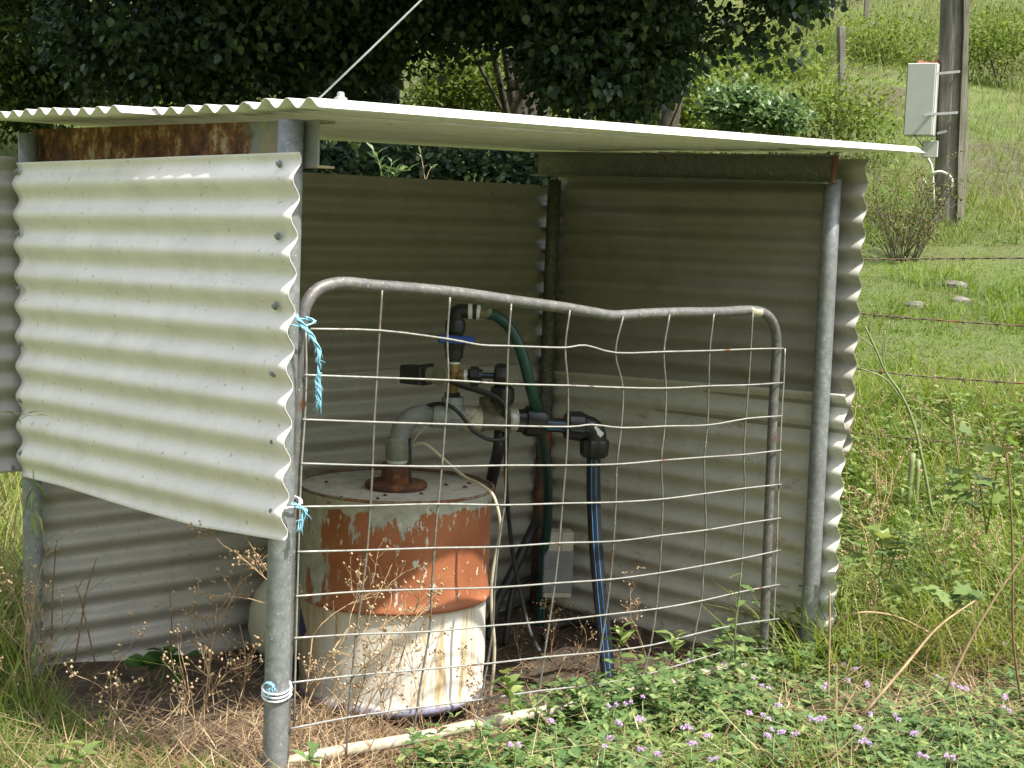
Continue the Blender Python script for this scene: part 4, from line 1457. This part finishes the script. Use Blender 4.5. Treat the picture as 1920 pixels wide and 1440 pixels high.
stalk('dry_stalk', [(140, 1240, 3.6), (152, 1170, 3.6), (162, 1110, 3.6), (181, 1047, 3.6)], [.0024, .0022, .002, .0012], 'stem_brown', 'thin dark stem leaning right before the back wall')
stalk('dry_stalk', [(180, 1250, 3.6), (160, 1160, 3.6), (150, 1120, 3.6), (141, 1095, 3.6)], [.0022, .002, .0016, .0012], 'stem_brown', 'thin dark stem leaning left, crossing another stem')
stalk('dry_stalk', [(318, 1235, 3.7), (322, 1170, 3.7), (318, 1110, 3.7)], [.002, .0016, .001], 'stem_brown', 'thin dark stem above the dark round leaves')
cs = thing('cut_stalk', 'cluster of thick cut green stalks standing in weeds right of shed', 'stalk', ghit(1705, 1010))
Yc = ghit(1705, 1020).y
for pts, r_ in (([(1700, 1020), (1704, 930), (1712, 850)], .011), ([(1716, 1010), (1718, 940), (1722, 862)], .009), ([(1693, 1000), (1688, 950), (1692, 915)], .007), ([(1706, 985), (1660, 945), (1620, 958)], .004), ([(1712, 930), (1722, 895), (1728, 880)], .005)):
    tube('stalk', [at(a, b, Yc) for a, b in pts], r_, MT['stem_pale' if r_ > .006 else 'stem_dry'], cs, 10, 4)
bs = thing('bare_branching_weed', 'tall bare pale green weed branching up left of the fence', 'weed', at(1748, 960, 4.9))
for pts, r_ in (([(1748, 965), (1735, 890), (1715, 800), (1690, 740), (1662, 700), (1640, 650), (1622, 612)], .0062), ([(1700, 760), (1665, 715), (1640, 700), (1610, 690)], .0036),
                ([(1662, 700), (1655, 660), (1660, 620)], .003), ([(1690, 740), (1692, 710), (1710, 690)], .003), ([(1645, 660), (1625, 640), (1605, 628)], .0028), ([(1655, 690), (1660, 640), (1668, 600)], .0028),
                ([(1722, 820), (1728, 790), (1720, 740)], .003), ([(1632, 640), (1632, 605), (1640, 575)], .0024)):
    tube('stem' if r_ > .005 else 'side_stem', [at(a, b, 4.9) for a, b in pts], [r_ * (1 - .5 * i / (len(pts) - 1)) for i in range(len(pts))], MT['stem_pale'], bs, 7, 4)


# ---- leafy plants
def leafy(name, pts, r, leafs, nleaf, label, tpl, mat, seed, wr=.5, cat='plant', spread=1.0, stemmat='stem_green', up=.3, group=None, top=True):
    """pts: list of (px,py,Y) chains"""
    rr = np.random.default_rng(seed)
    t = thing(name, label, cat, at(*pts[0][0]), group)
    P = []; D = []; S = []; Rr = []
    m_ = MB()
    for ch in pts:
        Q = smooth_path([at(*p) for p in ch], 4)
        V, F_ = tube_geo(Q, [r * (1 - .55 * i / (len(Q) - 1)) for i in range(len(Q))], 6)
        m_.add(V, F_)
        for i in range(nleaf):
            k = int((.25 + .75 * (i + 1) / nleaf) * (len(Q) - 1))
            a = i * 2.4 + rr.normal() * .4
            P.append(tuple(Q[k])); D.append((math.cos(a) * spread, math.sin(a) * spread, up + rr.normal() * .3))
            S.append(leafs * rr.uniform(.6, 1.15)); Rr.append(rr.random())
    m_.build('stem', MT[stemmat], t)
    V, F_, R2 = leaf_arrays(tpl, np.array(P), np.array(D), np.tile([0, 0, 1.0], (len(P), 1)) + rr.normal(size=(len(P), 3)) * .2, np.array(S), np.full(len(S), wr), np.array(Rr))
    mesh('foliage', V, F_, MT[mat], t, True, {'rnd': R2})
    return t


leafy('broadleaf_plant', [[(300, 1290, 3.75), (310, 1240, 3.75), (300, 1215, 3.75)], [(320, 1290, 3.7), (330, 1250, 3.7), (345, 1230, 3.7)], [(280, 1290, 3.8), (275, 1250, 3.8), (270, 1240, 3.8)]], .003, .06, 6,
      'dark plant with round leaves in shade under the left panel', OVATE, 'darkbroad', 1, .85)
leafy('broadleaf_plant', [[(110, 1432, 2.75), (112, 1400, 2.75)], [(150, 1420, 2.8), (140, 1395, 2.8)]], .003, .055, 6, 'bright green broadleaf weed low at the bottom left corner', OVATE, 'broad', 2, .5)
leafy('broadleaf_plant', [[(960, 1340, 3.3), (955, 1300, 3.3), (950, 1262, 3.3)]], .003, .052, 11, 'pale green plant with large pointed leaves inside the bottom rail', OVATE, 'broad', 3, .6, up=.45, spread=.9)
leafy('lantern_weed', [[(1378, 1235, 3.62), (1380, 1160, 3.62), (1390, 1075, 3.62)]], .0025, .05, 7, 'tall single weed with leafy tip before the gate upright', SERR, 'broad', 4, .5, up=.1)
leafy('young_weed', [[(1165, 1250, 3.5), (1163, 1210, 3.5), (1168, 1175, 3.5)]], .002, .05, 9, 'fresh green weed right of the blue striped pipe', OVATE, 'broad', 5, .5, up=.5)
leafy('young_weed', [[(1262, 1240, 3.45), (1265, 1210, 3.45), (1266, 1185, 3.45)]], .002, .055, 11, 'fresh weed with spiky leaf rosette below the mesh', LANCE, 'broad', 6, .28, up=.4)
leafy('young_weed', [[(905, 1415, 2.95), (902, 1385, 2.95), (900, 1365, 2.95)]], .002, .05, 8, 'grey green weed at the bottom rail below the drum', SERR, 'herb', 7, .5, up=.4)
leafy('young_weed', [[(580, 1425, 2.75), (582, 1405, 2.75)]], .002, .045, 7, 'small green weed right of the foot of the front post', SERR, 'herb', 8, .5, up=.3)
leafy('lobed_weed', [[(1650, 1080, 4.1), (1655, 1030, 4.1), (1640, 985, 4.1)], [(1665, 1080, 4.1), (1680, 1030, 4.1), (1690, 990, 4.1)], [(1650, 1090, 4.05), (1620, 1050, 4.05), (1615, 1020, 4.05)]], .003, .055, 8,
      'lobed leaf weed clump growing at the foot of the cut stalks', LOBED, 'broad', 9, 1.0, up=.2)
leafy('lobed_weed', [[(1850, 1000, 4.3), (1835, 900, 4.3), (1800, 800, 4.3)], [(1850, 1000, 4.3), (1870, 880, 4.3), (1900, 760, 4.3)], [(1840, 960, 4.3), (1800, 930, 4.3), (1780, 890, 4.3)]], .003, .07, 9,
      'tall lobed leaf weed against the right edge over the lower wires', LOBED, 'broad', 10, 1.0, up=.1)
leafy('lobed_weed', [[(1770, 1160, 3.9), (1765, 1120, 3.9), (1740, 1100, 3.9)], [(1780, 1160, 3.9), (1800, 1130, 3.9), (1820, 1110, 3.9)]], .003, .07, 6,
      'low lobed leaf weed between the cut stalks and right edge', LOBED, 'broad', 11, 1.0, up=.1)
leafy('leaf_sprig', [[(62, 880, 3.5), (64, 920, 3.5), (60, 960, 3.5)]], .0015, .085, 7, 'drooping sprig of long narrow leaves over the rear left post', LANCE, 'broad', 12, .16, up=-1.2, spread=.7)
leafy('leaf_sprig', [[(-15, 770, 3.6), (30, 775, 3.6), (62, 780, 3.6)]], .0012, .045, 6, 'thin sprig of narrow leaves crossing the outer sheet at left', LANCE, 'broad', 13, .18, up=0)
leafy('leaf_sprig', [[(718, 345, 5.3), (712, 310, 5.3), (702, 284, 5.3)], [(735, 350, 5.3), (745, 325, 5.3), (770, 318, 5.3)], [(730, 350, 5.3), (728, 330, 5.3), (735, 305, 5.3)]], .003, .055, 10,
      'sunlit sprig of narrow leaves above the back wall', LANCE, 'bushleaf', 14, .3, up=.8)
leafy('leaf_sprig', [[(798, 345, 5.2), (792, 305, 5.2), (785, 275, 5.2)], [(798, 340, 5.2), (806, 318, 5.2), (815, 312, 5.2)]], .002, .04, 4,
      'thin sprig rising above the back wall under the roof', LANCE, 'bushleaf', 15, .25, up=.8, stemmat='stem_dry')
leafy('leaf_sprig', [[(885, 350, 5.3), (890, 335, 5.3)], [(900, 350, 5.3), (905, 333, 5.3)]], .002, .035, 6,
      'low leaf tips just showing over the back wall', LANCE, 'bushleaf', 16, .3, up=.8)


# ---- trees and shrubs
def cloud(ell, n, ncl, csz, shell=.55):
    """leaf positions in clumps through ellipsoids: ell = list of (centre, radii, weight)"""
    wts = np.array([e[2] for e in ell], float); wts /= wts.sum()
    which = rng.choice(len(ell), ncl, p=wts)
    C0 = np.array([tuple(e[0]) for e in ell])[which]; R0 = np.array([e[1] for e in ell])[which]
    d = unit(rng.normal(size=(ncl, 3))); r = (shell + (1 - shell) * rng.random((ncl, 1)))
    cl = C0 + d * R0 * r
    j = rng.integers(0, ncl, n)
    szs = csz * (.6 + .8 * rng.random(ncl))
    off = rng.normal(size=(n, 3)) * szs[j][:, None] * np.array([1, 1, .75])
    return cl[j] + off, off, cl


def tree(name, label, trunk_px, trunk_Y, trunk_r, ell, n, ncl, csz, ls, mat, tpl=LANCE, wr=.75, group=None, cat='tree', height=6.0, lean=(0, 0), limbs=10):
    b = ghit_at(trunk_px, trunk_Y)
    t = thing(name, label, cat, b, group)
    top = b + Vector((lean[0], lean[1], height))
    m_ = MB()
    P_ = [b - Z * .3, b + Z * .15, b.lerp(top, .3) + Vector((.1, .05, 0)), b.lerp(top, .6), top]
    Q = smooth_path(P_, 6)
    V, F_ = tube_geo(Q, [trunk_r * (1.35 - 1.1 * (i / (len(Q) - 1)) ** .6) for i in range(len(Q))], 14); m_.add(V, F_)
    pos, off, cl = cloud(ell, n, ncl, csz)
    for k in range(limbs):
        c = Vector(cl[rng.integers(0, len(cl))])
        s = Q[int(rng.uniform(.25, .8) * (len(Q) - 1))]
        mid = s.lerp(c, .5) + Vector((0, 0, .25)) + Vector(tuple(rv(1, .12)[0]))
        pth = smooth_path([s, mid, c], 6)
        r0 = trunk_r * rng.uniform(.06, .16)
        V, F_ = tube_geo(pth, [r0 * (1 - .8 * i / (len(pth) - 1)) for i in range(len(pth))], 7); m_.add(V, F_)
    m_.build('trunk', MT['bark'], t)
    nn = len(pos)
    d = unit(off) * .6 + rv(nn, .5) + np.array([0, 0, -.35])
    up = np.array([0, 0, 1.0]) + rv(nn, .45)
    V, F_, R2 = leaf_arrays(tpl, pos, d, up, ls * (.6 + .7 * rng.random(nn)), np.full(nn, wr), rng.random(nn))
    mesh('crown', V, F_, MT[mat], t, True, {'rnd': R2})
    return t


def ghit_at(px, Y):
    x = (px - 960) / F * Y
    return Vector((x, Y, Gf(x, Y)))


def E_(px, py, Y, rx, rz, ry, wgt):
    k = Y / F
    return (at(px, py, Y), (rx * k, ry, rz * k), wgt)


tree('dark_tree', 'large dark leaved tree spreading its low crown behind the shed', 690, 12.5, .19,
     [E_(300, 60, 11, 190, 120, 1.2, 2.2), E_(520, 60, 11, 210, 125, 1.2, 2.6), E_(720, 10, 11, 140, 95, 1.1, 1.6), E_(420, 110, 11.6, 240, 80, .8, 1.5), E_(640, 120, 11.8, 120, 55, .8, .8),
      E_(500, -150, 10.5, 480, 160, 1.9, 4), E_(850, -120, 10.5, 240, 140, 1.8, 2)], 66000, 560, .12, .060, 'treeleaf', OVATE, .8, 'dark trees behind the shed', height=5.5, limbs=16)
tree('dark_tree', 'dark leaved tree whose crown hangs down right of the shed middle', 1222, 14, .13,
     [E_(1120, 60, 10.6, 130, 120, .9, 2.2), E_(1000, 10, 10.6, 160, 75, .9, 1.5), E_(1080, 120, 10.4, 100, 70, .7, 1.2), E_(1225, 35, 10.6, 70, 75, .8, .9), E_(1190, 140, 10.8, 80, 60, .7, .7),
      E_(1340, 60, 10.3, 60, 24, .35, .15), E_(1430, 85, 10.3, 34, 14, .2, .05), E_(1490, -12, 10, 65, 22, .4, .30), E_(1100, -140, 10.2, 330, 130, 1.8, 3), E_(1330, -130, 10, 160, 50, 1.0, .9)], 42000, 420, .105, .060, 'treeleaf', OVATE, .8, 'dark trees behind the shed', height=5, lean=(.1, -.4), limbs=14)
tree('added_shade_canopy', 'added broad canopy out of view, shading the two dark trees', 960, 13.5, .28,  # unseen tree added to shade the visible crowns and the ground behind
     [(Vector((-1.6, 9.4, EYE + 3.6)), (3.2, 2.6, .8), 3), (Vector((1.0, 9.0, EYE + 3.7)), (2.2, 2.4, .8), 2), (Vector((-1.9, 11.8, EYE + 5.4)), (2.8, 2.2, 1.2), 2.4)], 42000, 1500, .28, .17, 'treeleaf', LANCE, .8, 'dark trees behind the shed', height=6, limbs=14)
tree('fine_leaved_tree', 'finer leaved olive green tree at the left edge behind the roof', 70, 13.5, .12,
     [E_(40, 60, 12.5, 130, 120, 1.0, 3), E_(130, 130, 13, 110, 70, .8, 1.6), E_(10, 180, 12.5, 100, 60, .8, 1.2), E_(60, -120, 12.5, 260, 110, 1.2, 2)], 30000, 420, .16, .06, 'fineleaf', LANCE, .6, None, height=4.5, limbs=12)


def shrub(name, label, px, py, Y, rx, rz, n, ncl, ls, mat, tpl=OVATE, wr=.6, csz=.09, group=None, stems=9, shell=.3):
    k = Y / F
    c = at(px, py, Y)
    b = Vector((c.x, c.y, Gf(c.x, c.y)))
    t = thing(name, label, 'shrub', b, group)
    pos, off, cl = cloud([(c, (rx * k, rx * k * .8, rz * k), 1)], n, ncl, csz, shell)
    g_ = G(pos[:, 0], pos[:, 1])
    pos[:, 2] = np.maximum(pos[:, 2], g_ + .02)
    m_ = MB()
    for q in range(stems):
        e = Vector(cl[rng.integers(0, len(cl))])
        V, F_ = tube_geo(smooth_path([b - Z * .05, b.lerp(e, .5) + Vector(tuple(rv(1, .05)[0])), e], 4), [.012 * (1 - .08 * i) for i in range(9)], 5); m_.add(V, F_)
    m_.build('stem', MT['branch'], t)
    nn = len(pos)
    V, F_, R2 = leaf_arrays(tpl, pos, unit(off) * .5 + rv(nn, .6) + np.array([0, 0, .15]), np.array([0, 0, 1.0]) + rv(nn, .4), ls * (.6 + .7 * rng.random(nn)), np.full(nn, wr), rng.random(nn))
    mesh('foliage', V, F_, MT[mat], t, True, {'rnd': R2})
    return t


shrub('leafy_shrub', 'glossy green shrub in sun just above the roof, left of the fence post', 1385, 205, 13.5, 62, 38, 3200, 60, .065, 'bushleaf', csz=.075)
shrub('leafy_shrub', 'small glossy green shrub touching the larger one on its right side', 1462, 222, 13.2, 40, 26, 1500, 30, .065, 'bushleaf', csz=.07)
SB = [('scrub bush glowing in sun through the gap between the dark trees', 900, 150, 15.5, 75, 60, 5000), ('bright scrub bush low left of the second dark trunk', 985, 175, 16.5, 60, 50, 3500), ('sunny scrub bush left of the first gap in the crowns', 830, 185, 16, 60, 40, 3000),
      ('olive scrub bush behind the glossy shrub', 1330, 150, 17.5, 90, 55, 5000), ('low scrub bush on the slope left of the fence post', 1440, 130, 22, 90, 50, 5000), ('scrub bush directly behind the fence post', 1580, 90, 25, 70, 40, 3500),
      ('scrub bush high on the slope left of the wooden pole', 1660, 100, 23, 70, 45, 4000), ('scrub bush below the crest right of the wooden pole', 1880, 80, 22, 60, 40, 3500), ('shaded scrub bush under the right crown', 1270, 190, 15.2, 80, 50, 4500),
      ('low scrub bush near the roof end', 1570, 215, 15.5, 60, 26, 2500), ('dim scrub bush behind the fine leaved tree', 240, 120, 18, 110, 90, 6000), ('dim scrub bush far behind the left crown', 420, 150, 19, 130, 80, 6000)]
for i, (lab, px_, py_, Y_, rx_, rz_, n_) in enumerate(SB):
    shrub('scrub_bush', lab, px_, py_, Y_, rx_ * 1.25, rz_ * .8, int(n_ * 1.2), 34, .07, 'scrubleaf', LANCE, .5, .30, 'scrub bushes on the hillside', 7)
for i, (lab, px_, py_, Y_, rx_, rz_, n_) in enumerate([('added dark shrub darkening the gap under the roof left of the tree trunk', 610, 318, 8.6, 75, 22, 2600), ('added dark shrub darkening the gap under the roof right of the tree trunk', 800, 322, 8.8, 90, 20, 2600), ('added dark shrub darkening the gap under the roof by the rear right post', 960, 322, 8.8, 80, 22, 2600)]):
    shrub('gap_darkening_shrub', lab, px_, py_, Y_, rx_, rz_, n_, 40, .05, 'treeleaf', OVATE, .7, .10, 'added dark shrubs under the tree', 5)  # added to darken the gap where shaded ground would show
# dry twiggy shrub at the foot of the pole
rr = random.Random(77)
b = ghit(1690, 490)
t = thing('twiggy_shrub', 'grey brown twiggy shrub at the foot of the wooden pole', 'shrub', b)
m_ = MB(); s_ = []
for k in range(34):
    a = rr.uniform(0, 6.28); q = b + Vector((math.cos(a), math.sin(a), 0)) * rr.uniform(0, .14)
    branchy(m_, q, Vector((math.cos(a) * .55, math.sin(a) * .5, 1)), rr.uniform(.3, .62), .0045, 2, rr, s_, 0, 3, .45)
m_.build('stem', MT['branch'], t)
m_ = MB(); seed_geo(m_, [(c, r * 2.2) for c, r in s_], rr); m_.build('seed_head', MT['stem_brown'], t)['kind'] = 'stuff'
pos = np.array([tuple(c) for c, r in s_]); pos = np.repeat(pos, 2, 0) + rv(len(pos) * 2, .02)
V, F_, R2 = leaf_arrays(LANCE, pos, rv(len(pos)), rv(len(pos)), np.full(len(pos), .03), np.full(len(pos), .4), rng.random(len(pos)))
mesh('foliage', V, F_, MT['scrubleaf'], t, True, {'rnd': R2})

# ------------------------------------------------------------------ pole with its boxes
YPo = 13.0
kp = YPo / F
pole = thing('wooden_pole', 'weathered timber power pole on the slope', 'pole', ghit_at(1785, YPo))
pb = at(1776, 410, YPo); pt = at(1797, -260, YPo)
tube('post', [pb - Z * .3, pb.lerp(pt, .2), pb.lerp(pt, .5), pb.lerp(pt, .8), pt], [.125, .12, .118, .115, .11], MT['polewood'], pole, 28, 3)
sp = [at(1799, 408, YPo - .12), at(1803, 300, YPo - .12), at(1806, 160, YPo - .12), at(1809, 60, YPo - .12), at(1812, -60, YPo - .12)]
V = []; Fc = []
for i, q in enumerate(sp):
    w_ = .030 + .012 * math.sin(i * 1.7)
    for (a, c) in ((-w_, -.04), (w_, -.05), (w_ * 1.2, .09), (-w_ * .6, .08)):
        V.append(q + Vector((a, c, 0)))
for i in range(len(sp) - 1):
    for j in range(4):
        k = (j + 1) % 4; Fc.append((i * 4 + j, i * 4 + k, (i + 1) * 4 + k, (i + 1) * 4 + j))
Fc += [(0, 1, 2, 3), (16, 17, 18, 19)]
fixn(mesh('split_plank', V, Fc, MT['splint'], pole, False))

eb = thing('electrical_box', 'tall pale grey enclosure strapped to the wooden pole', 'electrical box', at(1730, 250, YPo))
MT['boxgrey'] = plain('pale_grey_enclosure', (.58, .60, .57), .45, var=.04, scale=6, bmp=.02)
ex = Vector((.90, -.43, 0)).normalized(); ey = Vector((-ex.y, ex.x, 0))
c_ = at(1729, 188, YPo)
body = box('housing', c_, ex * .132, ey * .09, Z * .320, MT['boxgrey'], eb, .004)
box('door', c_ - ey * .093 + ex * -.004, ex * .122, ey * .004, Z * .316, MT['boxgrey'], eb, .003)
box('hinge_strip', c_ - ey * .092 - ex * .128, ex * .003, ey * .003, Z * .31, MT['beam'], eb)
for (y_, xa, xb) in ((134, 1757, 1800), (211, 1733, 1796), (246, 1757, 1775)):
    a = at(xa, y_ + 4, YPo - .13); q = at(xb, y_, YPo - .15)
    d = (q - a) / 2
    box('bracket', (a + q) / 2, d, Vector((0, .004, 0)), Z * .011, MT['rod'], eb)
V, Fc = [], []
m_ = MB()
for k in range(5):
    V, F_ = tube_geo(smooth_path([at(1716 + k * 2, 121, YPo - .02), at(1725, 118 - k, YPo), at(1745, 117 + k, YPo), at(1762, 113 + k, YPo)], 4), .006, 6); m_.add(V, F_)
wo_ = m_.build('wire_bundle', MT['redwire'], eb)
jb = thing('junction_box', 'small pale box on the pole below the tall enclosure', 'electrical box', at(1745, 290, YPo))
box('housing', at(1745, 280, YPo), ex * .072, ey * .05, Z * .075, MT['boxgrey'], jb, .006)
tube('cable', [at(1740, 297, YPo - .05), at(1748, 320, YPo - .05), at(1752, 400, YPo - .05)], .012, MT['boxedge'], jb, 8, 3)
tube('cable', [at(1746, 340, YPo - .1), at(1750, 326, YPo - .14), at(1765, 322, YPo - .16), at(1782, 332, YPo - .16), at(1785, 348, YPo - .16), at(1776, 356, YPo - .15)], .013, MT['boxedge'], jb, 8, 5)
tube('cable', [at(1730, 334, YPo - .1), at(1736, 345, YPo - .1), at(1742, 357, YPo - .1)], .010, MT['boxedge'], jb, 8, 3)
tube('cable', [at(1712, 252, YPo - .05), at(1722, 262, YPo - .1), at(1730, 274, YPo - .1)], .006, MT['rubber'], jb, 6, 3)

# fence post on the hill
fp = thing('fence_post', 'grey split timber post standing alone on the slope', 'post', ghit_at(1580, 20))
a = at(1581, 175, 20) ; tpx = at(1577, 50, 20)
V, Fc = box_geo((a + tpx) / 2 - Z * .1, Vector((.045, .01, 0)), Vector((-.01, .04, 0)), (tpx - a) / 2 + Z * .1, .006)
V = [v + Vector((0, 0, .03 * (v.x > a.x) * (v.z > a.z + .5))) for v in V]
fixn(mesh('timber', V, Fc, MT['postwood'], fp, False))
tube('old_wire', [at(1480, 92, 20.3), at(1580, 66, 20), at(1640, 40, 20.6)], .004, MT['galv_dark'], fp, 5, 3)
fp2 = thing('fence_post', 'grey post stub at the top edge above the slope', 'post', ghit_at(1625, 30))
V, Fc = box_geo(at(1626, 2, 28), Vector((.05, 0, 0)), Vector((0, .05, 0)), Z * .35, .01)
fixn(mesh('timber', V, Fc, MT['postwood'], fp2, False))

# barbed wire fence right of the shed
bf = thing('barbed_wire_fence', 'rusty barbed wire fence running behind the right of shed', 'fence', ghit_at(1500, 6.3))


def barbed(pts, label):
    P_ = [at(*p) for p in pts]
    Q = smooth_path(P_, 14)
    m2 = MB()
    for ph in (0, 3.14):
        L = 0; W = []
        for i, p in enumerate(Q):
            W.append(p + Vector((0, math.cos(i * 1.3 + ph), math.sin(i * 1.3 + ph))) * .0024)
        V, F_ = tube_geo(W, .0022, 5); m2.add(V, F_)
    L = 0
    for i in range(1, len(Q)):
        seg = (Q[i] - Q[i - 1]).length
        L += seg
        if L > .11:
            L = 0
            for s in (-1, 1):
                V, F_ = tube_geo([Q[i] + Vector((-.006 * s, 0, -.011)), Q[i] + Vector((.004 * s, 0, .013))], .0017, 4); m2.add(V, F_)
    o = m2.build('barbed_wire', MT['barb'], bf)
    o['label'] = label


MT['barb'] = m_galv('rusty_barbed_wire', (.07, .045, .035), (.22, .15, .11), .2, .8, .0)
barbed([(1380, 486, 6.3), (1600, 487, 6.2), (1760, 485, 6.1), (1900, 484, 6.0), (2150, 482, 5.9)], 'top strand, paler')
barbed([(1380, 570, 6.3), (1600, 587, 6.2), (1700, 596, 6.1), (1900, 610, 6.0), (2150, 622, 5.9)], 'second strand')
barbed([(1380, 680, 6.3), (1570, 688, 6.2), (1700, 703, 6.1), (1900, 718, 6.0), (2150, 735, 5.9)], 'third strand')
barbed([(1380, 800, 6.3), (1600, 812, 6.2), (1700, 822, 6.1), (1900, 840, 6.0), (2150, 860, 5.9)], 'lowest strand')
for px_, Y_ in ((1380, 6.3), (2150, 5.9)):
    p = ghit_at(px_, Y_); tt = at(px_, 450, Y_)
    tube('post', [Vector((tt.x, tt.y, p.z - .3)), Vector((tt.x, tt.y, p.z + .4)), tt], [.045, .043, .04], MT['postwood'], bf, 10)

# rocks
for (x_, y_, s_, lab) in ((1790, 537, .065, 'pale rock in the paddock right of the pole foot'), (1719, 576, .06, 'grey rock in the paddock near the fence wire'), (1800, 565, .05, 'low dark rock in weeds below the pale rock'), (1320, 1215, .02, 'small stone')):
    if s_ < .03: continue
    p = ghit(x_, y_)
    r_ = np.random.default_rng(int(x_))
    V, F_ = lathe_geo((0, 0, 0), Z, [(-.4, .6), (-.1, 1), (.25, .95), (.5, .6), (.62, .15)], 12)
    V = [Vector((v.x * s_ * 1.3 * (1 + .25 * r_.random()), v.y * s_ * (1 + .25 * r_.random()), v.z * s_ * (1 + .2 * r_.random()))) + p for v in V]
    o = mesh('rock', V, F_, MT['rock'], None, False, org=p)
    tagp(o, lab, 'rock', 'rocks in the paddock')
# rotting log inside the gate by the pipe foot
P_ = [ghit(1085, 1330, .01), ghit(1120, 1322, .025), ghit(1160, 1318, .03), ghit(1210, 1316, .02)]
o = tube('rotten_stick', P_, [.012, .017, .016, .008], MT['branch'], None, 10, 4, org=P_[0])
tagp(o, 'rotten brown stick beside the foot of the blue striped pipe', 'stick')
